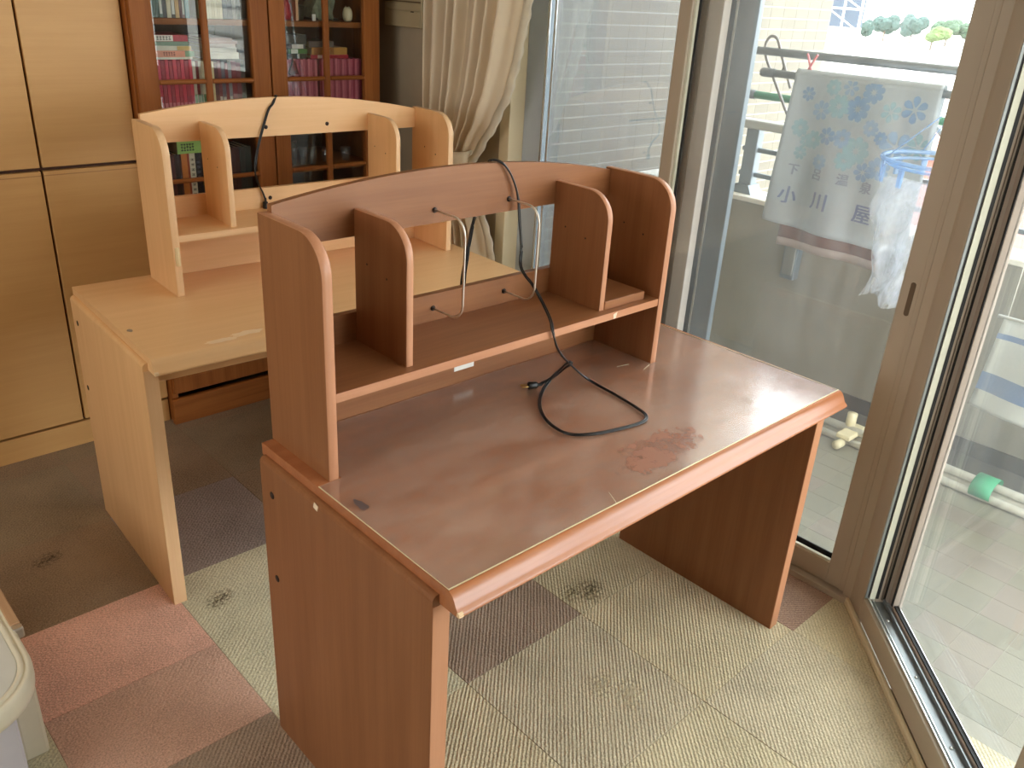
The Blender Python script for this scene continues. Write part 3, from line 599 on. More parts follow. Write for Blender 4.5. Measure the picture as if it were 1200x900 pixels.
def bookcase():
    t = thing('bookcase', 'dark oak bookcase with glass doors behind the beige desk', 'bookcase', (0.85, 2.0, 0))
    ox, oy = 0.85, 2.0
    B = lambda name, mat, *q, p=t, bev=0.0015: MB().box(q[0]-ox, q[1]-ox, q[2]-oy, q[3]-oy, q[4], q[5], bev).build(name, mat, p)
    for a, b in ((0.408, 0.43), (1.28, 1.302)): B('side', M['oak_z'], a, b, 2.02, 2.40, 0.0, 2.0)
    B('partition', M['oak_z'], 0.853, 0.871, 2.026, 2.385, 0.64, 2.0)
    B('back', wood('dark oak back', (64, 38, 22), (44, 24, 12), 'z', 0.6), 0.43, 1.28, 2.388, 2.40, 0.0, 2.0)
    for z in (1.343, 1.012, 0.725): B('shelf', M['oak_x'], 0.431, 0.852, 2.03, 2.387, z, z+0.018)
    for z in (1.343, 1.012, 0.850): B('shelf', M['oak_x'], 0.872, 1.279, 2.03, 2.387, z, z+0.018)
    B('middle_board', M['oak_x'], 0.43, 1.28, 2.0, 2.387, 0.62, 0.64)
    B('top', M['oak_x'], 0.408, 1.315, 1.985, 2.40, 2.0, 2.03)
    B('plinth', M['oak_x'], 0.400, 1.30, 2.0, 2.02, 0.0, 0.098, bev=0.003)
    for a, b in ((0.412, 0.8585), (0.8655, 1.300)):
        d = B('lower_door', M['oak_z'], a, b, 2.004, 2.022, 0.118, 0.612)
        B('raised_panel', M['oak_z'], a+0.055, b-0.055, 1.999, 2.004, 0.175, 0.555, p=d)
    for a, b, m in ((0.412, 0.8595, 0.641), (0.8650, 1.302, 1.080)):
        gl, gr = (0.478, 0.797) if a < 0.5 else (0.922, 1.236)
        d = B('door', M['oak_z'], a, gl, 1.999, 2.019, 0.645, 1.98)
        B('door_stile', M['oak_z'], gr, b, 1.999, 2.019, 0.645, 1.98, p=d)
        for z0, z1 in ((0.645, 0.71), (1.91, 1.98)): B('door_rail', M['oak_x'], gl, gr, 1.999, 2.019, z0, z1, p=d)
        B('muntin', M['oak_z'], m-0.010, m+0.010, 1.996, 2.014, 0.71, 1.91, p=d, bev=0.003)
        for z in (0.868, 1.177, 1.486, 1.79):
            for u0, u1 in ((gl, m-0.010), (m+0.010, gr)): B('crossbar', M['oak_x'], u0, u1, 1.997, 2.013, z-0.007, z+0.007, p=d, bev=0.004)
        B('glass_pane', M['glass_book'], gl, gr, 2.0145, 2.0165, 0.71, 1.91, p=d, bev=0)
bookcase()

BOOKMAT = {}
def bmat(c):
    if c not in BOOKMAT: BOOKMAT[c] = vary('book cover %d %d %d' % c, c, 0.10, 30.0, 0.4)
    return BOOKMAT[c]
PAGES = plain('page block', (214, 204, 180), 0.8)
def book(x, z, w, h, c, label, group=None, band=None, d=0.13, y=2.045, lie=False, glyph=None):
    """upright book (w across, h tall) or lying one (w across, h thick), spine facing the room"""
    o = thing('book', label, 'book', (x, y, z), 0, group)
    th = 0.0012
    b = MB()
    if lie:
        b.box(0, w, 0, d, 0, th); b.box(0, w, 0, d, h-th, h); b.box(0, w, 0, th*1.5, th, h-th)
    else:
        b.box(0, th, 0, d, 0, h); b.box(w-th, w, 0, d, 0, h); b.box(th, w-th, 0, th*1.5, 0, h)
    b.build('cover', bmat(c), o)
    if lie: MB().box(0.002, w-0.002, 0.002, d-0.003, th, h-th).build('pages', PAGES, o)
    else: MB().box(th, w-th, 0.002, d-0.003, 0.002, h-0.003).build('pages', PAGES, o)
    if band:
        bc, f0, f1 = band
        if lie: MB().box(w*f0, w*f1, -0.0005, 0.0, 0.0008, h-0.0008).build('spine_label', bmat(bc), o)
        else: MB().box(w*0.12, w*0.88, -0.0005, 0.0, h*f0, h*f1).build('spine_label', bmat(bc), o)
    if glyph:
        gc, f0, f1, n = glyph
        b = MB(); rnd = random.Random(int(x*1000))
        for i in range(n):
            t0 = f0+(f1-f0)*i/n; t1 = t0+(f1-f0)/n*0.72
            # one illegible block of strokes per character: three bars crossed by a stem
            tm = (t0+t1)/2; dt = (t1-t0)*0.10; k = rnd.uniform(-0.12, 0.12)
            for a, e in ((0.22, 0.32), (0.46+k*0.5, 0.56+k*0.5), (0.70, 0.80)):
                if lie: b.box(w*t0, w*t1, -0.0009, -0.0004, h*a, h*e)
                else: b.box(w*0.2, w*0.8, -0.0009, -0.0004, h*(t0+(t1-t0)*a), h*(t0+(t1-t0)*e))
            if lie: b.box(w*(tm-dt), w*(tm+dt), -0.0009, -0.0004, h*0.22, h*0.8)
            else: b.box(w*0.45, w*0.55, -0.0009, -0.0004, h*(t0+(t1-t0)*0.22), h*(t0+(t1-t0)*0.8))
        b.build('spine_lettering', bmat(gc), o)
    return o
def copy_tree(o, loc, label=None, group=None):
    c = o.copy(); COL.objects.link(c); c.location = loc
    if label: c['label'] = label
    if group: c['group'] = group
    for ch in list(o.children):
        d = ch.copy(); COL.objects.link(d); d.parent = c
        for g in list(ch.children):
            e = g.copy(); COL.objects.link(e); e.parent = d
    return c
ORD = 'first second third fourth fifth sixth seventh eighth ninth tenth eleventh twelfth thirteenth fourteenth fifteenth sixteenth seventeenth eighteenth nineteenth twentieth twenty-first twenty-second twenty-third twenty-fourth twenty-fifth twenty-sixth twenty-seventh twenty-eighth twenty-ninth thirtieth thirty-first thirty-second thirty-third thirty-fourth thirty-fifth thirty-sixth thirty-seventh thirty-eighth thirty-ninth fortieth'.split()
def books():
    # --- left door, middle shelf: packed red row
    z = 1.0306; x = 0.482
    for i in range(10):
        w = 0.0105+0.001*(i % 3)
        book(x, z, w, 0.206+0.003*(i % 2), (204, 44, 66) if i % 2 else (164, 24, 48), 'slim crimson book, %s from the left in the bookcase\'s packed crimson row' % ORD[i], 'crimson books behind the left pane', band=((214, 120, 130), 0.30, 0.38))
        x += w+0.0012
    for w, c, lb, bd in ((0.010, (222, 214, 196), 'cream book right after the crimson row in the bookcase', None), (0.009, (120, 30, 40), 'narrow maroon book between two pale ones beside the crimson row', None),
                         (0.008, (206, 200, 176), 'pale narrow book left of the bookcase\'s first muntin', None), (0.010, (214, 206, 170), 'pale yellow book hidden partly by the first muntin', None)):
        book(x, z, w, 0.204, c, lb, band=((90, 130, 80), 0.2, 0.5)); x += w+0.0008
    x = 0.652
    for i, (w, c, lb) in enumerate(((0.014, (212, 196, 150), 'cream book just right of the bookcase\'s first muntin'), (0.013, (216, 200, 148), 'buff book beside the cream one right of the first muntin'), (0.012, (90, 30, 34), 'dark maroon book in the shaded right half of the left door'),
                                   (0.011, (120, 36, 44), 'wine red book with a pale label behind the left door'), (0.012, (100, 94, 104), 'grey violet book behind the left door'), (0.010, (128, 30, 42), 'deep red book next to the grey violet one'), (0.011, (140, 140, 138), 'light grey book beside deep red ones'),
                                   (0.016, (130, 20, 36), 'broad dark red book near the left door\'s right edge'), (0.016, (112, 18, 32), 'dark red book last but one behind the left door'), (0.014, (70, 62, 50), 'brown book last behind the left door'))):
        book(x, z, w, 0.206-0.004*(i % 3), c, lb, band=((206, 200, 186), 0.1, 0.45) if i in (3, 4, 6) else None); x += w+0.0008
    # lying on the crimson row
    zz = 1.2405
    for h, w, c, lb, bd, gl in ((0.006, 0.118, (226, 218, 200), 'thin white booklet lying lowest on the crimson row', None, None), (0.019, 0.125, (232, 150, 118), 'salmon book with dark letters lying on the crimson row', ((120, 160, 120), 0.76, 1.0), ((120, 50, 36), 0.2, 0.52, 5)),
                                (0.0135, 0.118, (214, 210, 190), 'white and mustard book lying in the stack on the crimson row', ((206, 170, 90), 0.6, 0.98), None), (0.012, 0.110, (118, 142, 118), 'grey green book lying in the stack on the crimson row', None, None),
                                (0.019, 0.108, (186, 40, 58), 'red book with a white lettered label topmost of the lying stack', ((232, 228, 216), 0.02, 0.56), ((60, 40, 44), 0.08, 0.52, 5))):
        book(0.492, zz, w, h, c, lb, band=bd, glyph=gl, lie=True, d=0.15, y=2.042); zz += h+0.0006
    zz = 1.2405
    for k, (h, w, dx, c, lb) in enumerate(((0.020, 0.115, 0, (226, 222, 208), 'white magazine bundle lying lowest right of the first muntin'), (0.014, 0.105, 0.004, (216, 212, 200), 'white magazine second in the lying pile'), (0.010, 0.108, -0.002, (204, 190, 184), 'greyish magazine third in the lying pile'), (0.009, 0.112, 0.002, (172, 140, 134), 'mauve magazine near the top of the lying pile'), (0.009, 0.10, -0.004, (150, 112, 106), 'dusty rose magazine topmost of the lying pile'))):
        book(0.654+dx, zz, w, h, c, lb, lie=True, d=0.16, y=2.042); zz += h+0.0006
    # --- left door, upper shelf
    z = 1.3615; x = 0.484
    for i, (w, c, lb) in enumerate(((0.012, (52, 84, 72), 'dark green book first on the upper shelf'), (0.012, (64, 96, 84), 'sea green book on the upper shelf'), (0.010, (40, 76, 66), 'bottle green book on the upper shelf'), (0.010, (88, 112, 100), 'grey green book on the upper shelf'),
                                   (0.012, (30, 34, 36), 'black book on the upper shelf beside the green ones'), (0.013, (206, 196, 164), 'cream book on the upper shelf after the black one'), (0.012, (66, 62, 52), 'olive brown book on the upper shelf'), (0.012, (200, 164, 112), 'tan book on the upper shelf'),
                                   (0.008, (98, 58, 62), 'slim plum book on the upper shelf'), (0.008, (160, 130, 130), 'slim mauve book on the upper shelf'), (0.014, (76, 124, 130), 'teal book last before the muntin on the upper shelf'))):
        book(x, z, w, 0.19+0.008*(i % 4), c, lb, band=((206, 206, 196), 0.05, 0.3) if i in (3, 6, 9) else None); x += w+0.0008
    x = 0.653
    for i in range(8):
        w = 0.0085
        book(x, z, w, 0.20, (212, 200, 160) if i % 2 else (204, 190, 150), 'thin pale straw book, %s from the left in the upper shelf\'s straw row' % ORD[i], 'straw coloured books on the upper shelf'); x += w+0.0006
    for i, (w, c, lb) in enumerate(((0.016, (30, 32, 40), 'navy book after the straw coloured row'), (0.016, (60, 56, 60), 'charcoal book after the navy one'), (0.012, (128, 124, 116), 'grey book near the right stile of the upper shelf'), (0.014, (52, 62, 52), 'dark olive book last on the upper shelf of the left door'))):
        book(x, z, w, 0.205, c, lb); x += w+0.0008
    # --- left door, lower shelf (seen through the beige hutch)
    z = 0.7438; x = 0.500
    for w, c, lb, bd, gl in ((0.017, (88, 40, 36), 'brown red book at the far left of the lower shelf', None, None), (0.016, (34, 26, 26), 'black brown book left of the orange one', None, None), (0.005, (70, 30, 24), 'very slim dark book left of the orange one', None, None), (0.020, (206, 120, 44), 'orange book on the lower shelf seen through the beige hutch', None, None), (0.006, (168, 70, 36), 'slim rust book beside the orange one', None, None),
                             (0.019, (216, 206, 178), 'cream book with black characters on the lower shelf', None, ((36, 34, 34), 0.30, 0.95, 8)), (0.020, (26, 28, 32), 'black book with grey lettering right of the cream one', None, ((100, 100, 104), 0.5, 0.9, 5)), (0.018, (20, 24, 28), 'black book beside the one with grey lettering', None, None)):
        book(x, z, w, 0.203, c, lb, band=bd, glyph=gl); x += w+0.0008
    x = 0.653
    for i, (w, c, lb) in enumerate(((0.010, (120, 108, 84), 'dull tan book behind the muntin on the lower shelf'), (0.018, (26, 34, 58), 'dark blue book on the lower shelf'), (0.013, (36, 52, 84), 'mid blue book on the lower shelf'), (0.014, (52, 56, 66), 'slate book on the lower shelf'), (0.016, (70, 26, 22), 'oxblood book on the lower shelf'), (0.018, (58, 22, 20), 'dark oxblood book on the lower shelf'), (0.020, (24, 40, 34), 'black green book on the lower shelf'), (0.022, (30, 46, 40), 'deep green book at the right end of the lower shelf'))):
        book(x, z, w, 0.212, c, lb, band=((90, 100, 130), 0.7, 0.9) if i in (1, 2) else None); x += w+0.0008
    book(0.529, 0.9475, 0.108, 0.040, (150, 190, 92), 'light green book lying on top of the orange and cream ones', lie=True, d=0.14, y=2.042, glyph=((36, 60, 34), 0.12, 0.55, 5))
    # --- right door, middle shelf: rose row
    z = 1.0305; x = 0.927; i = 0; nth = 0
    while x < 1.245:
        w = 0.0078+0.0006*(i % 3)
        if not 1.068 < x+w/2 < 1.0705:
            book(x, z, w, 0.206+0.002*(i % 2), ((188, 92, 108), (158, 56, 76), (202, 116, 126))[i % 3], 'slim rose red book, %s from the left behind the bookcase\'s right door' % ORD[nth], 'rose red books behind the right door', band=((206, 170, 168), 0.06, 0.24))
            nth += 1
        x += w+0.0009; i += 1
    zz = 1.2395
    book(1.04, zz, 0.155, 0.012, (168, 24, 48), 'crimson book lying flat on the rose red row', lie=True, d=0.15, y=2.043, band=((220, 200, 190), 0.18, 0.3))
    book(1.045, zz+0.0126, 0.145, 0.024, (190, 140, 62), 'ochre boxed book lying on the crimson one', lie=True, d=0.15, y=2.043, band=((150, 96, 40), 0.06, 0.62))
    book(1.035, zz+0.0372, 0.10, 0.020, (92, 84, 78), 'grey brown book lying on the ochre one', lie=True, d=0.15, y=2.043)
    book(0.950, zz, 0.074, 0.016, (34, 44, 36), 'black green book lying lowest left on the rose red row', lie=True, d=0.13, y=2.043, band=((190, 196, 180), 0.5, 0.62))
    book(0.952, zz+0.0166, 0.076, 0.015, (66, 122, 54), 'grass green book with a white label on the rose red row', lie=True, d=0.13, y=2.043, band=((224, 228, 214), 0.16, 0.5))
    book(0.940, zz+0.0322, 0.080, 0.015, (74, 76, 76), 'grey book with a white label lying above the grass green one', lie=True, d=0.13, y=2.043, band=((222, 220, 214), 0.35, 0.9))
    book(0.936, zz+0.0478, 0.090, 0.030, (56, 62, 58), 'thick charcoal book topmost on the left lying pile', lie=True, d=0.13, y=2.043)
books()

def ornaments():
    z = 1.3615
    b = MB(); b.lathe([(0.0, 0), (0.026, 0.001), (0.030, 0.02), (0.027, 0.05), (0.018, 0.068), (0.008, 0.074), (0.010, 0.086), (0.0, 0.088)], 14)
    o = b.build('pouch', plain('crimson silk', (176, 22, 48), 0.5)); o.location = (0.957, 2.075, z)
    tag(o, 'crimson gathered pouch on the upper shelf behind the right door', 'pouch')
    book(0.990, z, 0.010, 0.17, (208, 160, 120), 'slim peach book beside the crimson pouch on the upper shelf')
    t = thing('figurine', 'small white owl figurine on the upper shelf by the right stile', 'figurine', (1.213, 2.07, z))
    MB().lathe([(0.0, 0), (0.012, 0.0), (0.0175, 0.012), (0.0185, 0.026), (0.015, 0.040), (0.011, 0.046), (0.0, 0.048)], 16).build('body', plain('owl ceramic', (226, 214, 176), 0.3), t)
    for s in (-1, 1): MB().lathe([(0.0045, 0), (0.0, 0.010)], 8, (s*0.007, 0, 0.043)).build('ear', plain('owl ear ceramic', (214, 200, 160), 0.3), t)
    t = thing('figurine', 'grey green rock shaped ornament on the upper shelf behind the muntin', 'figurine', (1.135, 2.13, z))
    b = MB(); bmesh.ops.create_icosphere(b.bm, subdivisions=3, radius=0.05)
    for v in b.bm.verts:
        v.co *= 1+0.25*math.sin(v.co.x*110+1)*math.sin(v.co.z*90+2)+0.15*math.sin(v.co.y*150); v.co.z = max(-0.04, v.co.z*1.3)
    b.xf(Matrix.Translation((0, 0, 0.04))).build('rock', vary('mossy stone', (120, 128, 104), 0.4, 40, 0.8), t)
    MB().box(-0.055, 0.055, -0.04, 0.04, 0.0, 0.008, 0.002).build('stand', M['black'], t)
    t = thing('planter', 'dark potted ornament with pale twigs beside the rock ornament', 'ornament', (1.028, 2.11, z))
    MB().lathe([(0.024, 0), (0.030, 0.02), (0.033, 0.045), (0.030, 0.048), (0.0, 0.046)], 14).build('pot', plain('dark glaze', (52, 56, 44), 0.3), t)
    rnd = random.Random(3)
    for k in range(7):
        a = 6.28*k/7; MB().tube([(0, 0, 0.046), (0.018*math.cos(a), 0.018*math.sin(a), 0.08), (0.034*math.cos(a), 0.034*math.sin(a), 0.09+0.04*rnd.random())], 0.0035, 5, smooth=3).build('twig', plain('pale twig', (150, 150, 120), 0.7), t)
    o = MB().box(-0.007, 0.007, 0, 0.004, 0, 0.022, 0.001).build('tag_card', 'paper'); o.location = (1.064, 2.050, z)
    tag(o, 'tiny white card standing in front of the potted ornament', 'card')
    t = thing('charm', 'dark red triangular cloth charm hanging before the rose red books', 'charm', (0.966, 2.036, 1.187))
    MB().prism([(-0.019, 0.006), (-0.012, 0.0), (0.019, 0.002), (0.006, 0.046), (0.0, 0.048)], 'y', -0.004, 0.006).build('cloth_body', vary('dark red brocade', (104, 22, 28), 0.5, 120, 0.7), t)
    MB().tube([(0.001, 0.002, 0.046), (-0.001, 0.004, 0.054), (0.0, 0.009, 0.058)], 0.0012, 5).build('hanging_loop', plain('dark string', (40, 20, 20), 0.8), t)
    gm = glass('tumbler glass', 0.10, 0.05)
    first = None
    for k, (x, y, h) in enumerate(((0.945, 2.075, 0.075), (0.975, 2.09, 0.085), (1.018, 2.08, 0.062), (1.045, 2.07, 0.068), (1.115, 2.085, 0.055), (1.20, 2.085, 0.05))):
        o = MB().lathe([(0.0, 0.001), (0.014, 0.0), (0.017, h*0.5), (0.019, h), (0.0175, h), (0.0155, h*0.5), (0.0125, 0.004), (0.0, 0.004)], 16).build('tumbler', gm)
        o.location = (x, y, 0.8685)
        tag(o, ('clear tumbler at the far left of the dim lower shelf behind the right door', 'taller clear tumbler second on the dim lower shelf behind the right door', 'short clear tumbler third on the dim lower shelf', 'clear tumbler next to the muntin on the dim lower shelf', 'small clear tumbler just right of the muntin on the dim shelf', 'small clear tumbler near the right stile on the dim shelf')[k], 'glass', 'glasses on the dim lower shelf')
ornaments()

# ---------------------------------------------------------------- control box on the wall, curtain, low white table
def control_box():
    t = thing('wall_control_box', 'cream control box on the grey wall between bookcase and curtain', 'control box', (1.42, 1.99, 1.352))
    B = lambda n, m, *q, p=t, bev=0.001: MB().box(*q, bev).build(n, m, p)
    B('housing', plain('aged cream plastic', (186, 172, 138), 0.45), -0.022, 0.0, -0.113, 0.113, 0.0, 0.20, bev=0.002)
    B('lower_flap', plain('aged cream flap', (190, 176, 142), 0.45), -0.0255, -0.022, -0.108, 0.108, 0.002, 0.054)
    B('upper_panel', plain('aged cream panel', (188, 174, 140), 0.45), -0.0245, -0.022, -0.108, 0.108, 0.058, 0.078)
    for z in (0.084, 0.098, 0.112): B('grille_slat', plain('dark slat %d' % int(z*1000), (110, 92, 66), 0.6), -0.0235, -0.022, -0.108, 0.108, z, z+0.005, bev=0)
    B('finger_notch', 'hole', -0.0260, -0.0245, -0.072, -0.054, 0.052, 0.0555, bev=0)
control_box()

def curtain():
    t = thing('curtain', 'cream pleated curtain gathered at the left of the window', 'curtain', (1.34, 1.6, 0.0))
    prof = [(0.02, 1.345), (0.30, 1.362), (0.66, 1.418), (0.86, 1.49), (0.935, 1.530), (1.0, 1.478), (1.10, 1.412), (1.20, 1.362), (1.32, 1.330), (1.47, 1.300), (1.8, 1.235), (2.2, 1.17)]
    def right(z):
        for (a, b), (c, d) in zip(prof, prof[1:]):
            if a <= z <= c:
                u = (z-a)/(c-a); u = u*u*(3-2*u)*0.5+u*0.5; return b+(d-b)*u
        return prof[-1][1]
    def left(z): return 1.772 - 0.02*math.exp(-((z-0.935)/0.15)**2)
    NF = 7.5
    def pos(u, v):
        z = 0.02+2.18*v; w = u**1.12
        y = left(z)+(right(z)-left(z))*w
        tie = math.exp(-((z-0.935)/0.22)**2)
        a = 0.021*(1-0.45*tie)
        ph = NF*2*PI*(u**0.85+0.035*math.sin(u*17))+0.25*math.sin(1.3*z+u*5)
        x = -0.012*tie + a*(math.sin(ph)+0.25*math.sin(2*ph+0.6))
        return (x, y-1.6, z)
    o = MB().grid(pos, 220, 90).build('drape', cloth('cream curtain cloth', (246, 234, 212), 0.32, 1400), t); solid(o, 0.0014)
    # lace border along the free edge
    def lace(u, v):
        p = pos(0.992+0.008*u, v); q = pos(1.0, v)
        return (q[0]-0.006-0.010*math.sin(u*3.1)-0.004, q[1]-0.004-0.042*u+0.004*math.sin(v*260)*(u > 0.9), q[2])
    b = MB().grid(lace, 6, 160); l = b.build('lace_border', cloth('cream lace', (240, 232, 214), 0.4, 300, 0.25), t); solid(l, 0.0012); l['label'] = 'pale patterned lace border'
    # tieback band, hooked on the wall
    def band(u, v):
        ang = PI*1.12*u-0.2
        cy = (left(0.935)+right(0.935))/2; ry = (left(0.935)-right(0.935))/2+0.030
        return (-0.012-0.052*math.sin(ang), cy-1.6+ry*math.cos(ang), 0.905+0.05*v+0.035*u)
    s = MB().grid(band, 28, 3).build('tieback', cloth('cream tieback', (238, 226, 200), 0.15, 1400), t); solid(s, 0.003)
curtain()

def low_table():
    t = thing('low_table', 'low white table with rounded corner and cream rim at the left edge', 'table', (-0.62, 0.85, 0.0))
    def outline(x0, x1, y0, y1, r):
        pts = []
        for cx, cy, a0 in ((x1-r, y0+r, -PI/2), (x1-r, y1-r, 0), (x0+r, y1-r, PI/2), (x0+r, y0+r, PI)):
            pts += [(cx+r*math.cos(a0+PI/2*j/10), cy+r*math.sin(a0+PI/2*j/10)) for j in range(11)]
        return pts
    x0, x1, y0, y1 = -0.30, 0.218, -0.256, 0.42
    def ring(name, mat, steps, parent):
        """loft through inset outlines: (inset, z) pairs"""
        b = MB(); R = []
        for ins, z in steps:
            R.append([b.bm.verts.new((p[0], p[1], z)) for p in outline(x0+ins, x1-ins, y0+ins, y1-ins, 0.135-ins*0.8)])
        n = len(R[0])
        for A, B in zip(R, R[1:]):
            for j in range(n):
                f = b.bm.faces.new((A[j], A[(j+1) % n], B[(j+1) % n], B[j])); f.smooth = True
        b.bm.faces.new(R[-1]); b.bm.faces.new(list(reversed(R[0])))
        bmesh.ops.recalc_face_normals(b.bm, faces=b.bm.faces)
        return b.build(name, mat, parent)
    ring('rim', M['cream'], [(0.012, 0.246), (0.002, 0.252), (0.0, 0.262), (0.0, 0.288), (0.003, 0.295), (0.010, 0.297), (0.0115, 0.294), (0.0135, 0.294), (0.015, 0.298), (0.019, 0.300), (0.022, 0.298), (0.0245, 0.293)], t)
    top = ring('top_panel', plain('pale grey laminate', (214, 216, 210), 0.25), [(0.0238, 0.285), (0.0238, 0.2945), (0.026, 0.2955)], t)
    MB().lathe([(0.0, 0.0), (0.075, 0.0), (0.075, 0.0015), (0.068, 0.0022), (0.0, 0.0022)], 32, (0.083, -0.052, 0.2955)).build('blue_disc', plain('pale blue plastic', (178, 196, 222), 0.3), top)
    MB().box(x0+0.05, x1-0.055, y0+0.06, y1-0.10, 0.02, 0.25, 0.004).build('body_panel', plain('lavender grey panel', (206, 204, 214), 0.4), t)
    for sx in (-1, 1):
        for sy in (-1, 1):
            cx = (x1-0.020) if sx > 0 else (x0+0.065); cy = (y0+0.192) if sy < 0 else (y1-0.15)
            MB().box(cx-0.024, cx+0.024, cy-0.018, cy+0.018, 0.0, 0.25, 0.006, 2).build('leg', M['cream'], t)
    e = MB().box(x1-0.006, x1+0.012, -0.020, 0.38, 0.27, 0.299, 0.002).build('wooden_side_strip', wood('dull wood strip', (196, 158, 122), (180, 140, 104), 'y', 0.5), t)
    MB().box(x1-0.007, x1+0.0135, -0.039, -0.019, 0.272, 0.297, 0.003).build('metal_end_cap', plain('nickel end cap', (190, 186, 180), 0.3, 0.8), e)
low_table()

# ---------------------------------------------------------------- balcony
BX = 2.83; ZB = -0.10
def balcony():
    vin = vary('balcony vinyl light', (132, 128, 111), 0.06, 8, 0.55); vin2 = vary('balcony vinyl dark', (126, 123, 106), 0.06, 8, 0.55); vin3 = vary('balcony vinyl rosy', (133, 124, 111), 0.06, 8, 0.55)
    fl = struct(MB().box(1.2, 3.05, -3.1, 1.944, -0.25, ZB-0.0010).build('balcony_floor', plain('grey vinyl joint', (146, 142, 127), 0.6)))
    bay = struct(MB().prism([(0.26, -3.1), (1.2, -3.1), (1.2, -0.35), (0.26, -1.2)], 'z', -0.25, ZB-0.002).build('balcony_floor', vin))
    me = None; proto = {}
    p = 0.1125; rnd = random.Random(5); n = 0
    for i in range(12):
        for j in range(22):
            x = 1.37+i*p; y = -1.55+j*p
            if x+p > 2.60 or (y < -0.35-0.0 and False) or n > 285: continue
            if x < 1.58 and y+p > -0.20: continue
            if x < 1.42 and y > -0.42: continue
            k = rnd.randrange(3)
            if k not in proto:
                proto[k] = MB().box(0.0009, p-0.0009, 0.0009, p-0.0009, -0.003, 0.0, 0.0004).build('floor_tile', (vin, vin2, vin3)[k], fl); o = proto[k]
            else:
                o = proto[k].copy(); COL.objects.link(o); o.parent = fl
            o.location = (x, y, ZB); n += 1
    pm = vary('rough painted render', (134, 130, 116), 0.05, 6, 0.85, 0, 0.35, 0.2, 120)
    struct(MB().box(BX, BX+0.16, -3.1, 1.944, -0.25, 0.682).build('wall_parapet', pm))
    struct(MB().box(BX-0.012, BX+0.172, -3.1, 1.944, 0.682, 0.705, 0.004).build('trim_1', vary('white coping', (226, 222, 210), 0.03, 6, 0.7)))
    struct(MB().box(BX-0.006, BX, -3.1, 1.944, ZB, -0.035).build('baseboard_parapet', vary('dark waterproof skirting', (58, 56, 54), 0.05, 6, 0.6)))
    gut = struct(MB().box(2.62, BX-0.006, -3.1, 1.944, ZB-0.004, ZB+0.0).build('trim_2', vary('grey gutter strip', (80, 79, 74), 0.05, 6, 0.6)))
    # rail on the parapet
    t = thing('balcony_railing', 'grey metal railing standing on the white parapet outside', 'railing', (BX+0.08, 0, 0.705))
    rm = M['alu_blue']; rl = plain('light grey rail paint', (170, 170, 164), 0.45)
    MB().box(-0.035, 0.035, -3.0, 1.46, 0.285, 0.325, 0.008, 2).build('top_rail', rl, t)
    for z in (0.075, 0.185): MB().box(-0.009, 0.009, -3.0, 1.42, z, z+0.020, 0.002).build('rail_bar', rm, t)
    for y in (-2.1, -1.0, 0.27, 1.37):
        q = MB().box(-0.025, 0.025, y-0.032, y+0.032, 0.0, 0.286, 0.003).build('post', rm, t)
        MB().prism([(-0.055, 0.0), (0.055, 0.0), (0.034, 0.04), (-0.034, 0.04)], 'x', -0.045, 0.045).xf(Matrix.Translation((0, y, 0))).build('post_foot', rm, q)
    # pole holder on the parapet wall
    t = thing('pole_holder', 'grey pole holder bracket fixed low on the parapet under the towel', 'bracket', (BX, 1.02, 0.4))
    MB().box(-0.045, 0.0, -0.034, 0.034, 0.0, 0.275, 0.003).build('mounting_channel', M['alu_blue'], t)
    MB().box(-0.05, -0.04, -0.026, 0.026, 0.02, 0.25, 0.002).build('channel_lip', M['alu'], t)
    t = thing('pole_clamp', 'grey clamp on the railing holding the laundry poles behind the towel', 'bracket', (BX+0.08, 0.50, 1.03))
    MB().box(-0.045, 0.045, -0.03, 0.03, 0.0, 0.012, 0.002).build('clamp_plate', M['alu_blue'], t)
    MB().tube([(0.0, 0, 0.01), (-0.16, 0, 0.075), (-0.34, 0, 0.155), (-0.50, 0, 0.205), (-0.555, 0, 0.215)], 0.010, 8).build('arm', M['alu_blue'], t)
    for x, z0, z1 in ((-0.31, 0.140, 0.120),):
        MB().tube([(x, 0, z0), (x, 0, z1)], 0.006, 6).build('pole_rest', M['alu_blue'], t)
    # laundry poles
    def pole(x, z, y0, y1, r, mat, label):
        t = thing('laundry_pole', label, 'pole', (x, (y0+y1)/2, z))
        h = (y1-y0)/2
        MB().tube([(0, -h+0.03, 0), (0, h-0.03, 0)], r, 14).build('tube', mat, t)
        for s in (-1, 1):
            MB().tube([(0, s*(h-0.06), 0), (0, s*(h-0.012), 0), (0, s*(h-0.003), 0), (0, s*h, 0)], [r*1.22, r*1.22, r*0.95, r*0.4], 14).build('end_cap', plain('pole cap grey', (92, 96, 98), 0.6), t)
        return t
    sm = vary('weathered steel pole', (150, 158, 164), 0.1, 20, 0.4, 0.5)
    pole(2.40, 1.344, -1.6, 1.28, 0.0145, sm, 'topmost grey steel laundry pole outside, no towel on it')
    pole(2.30, 1.278, -1.6, 1.02, 0.0130, sm, 'grey steel laundry pole outside carrying the printed towel')
    g = pole(2.60, 1.166, -1.4, 1.27, 0.0150, plain('green pole vinyl', (70, 160, 124), 0.4), 'green vinyl covered laundry pole behind the printed towel')
balcony()

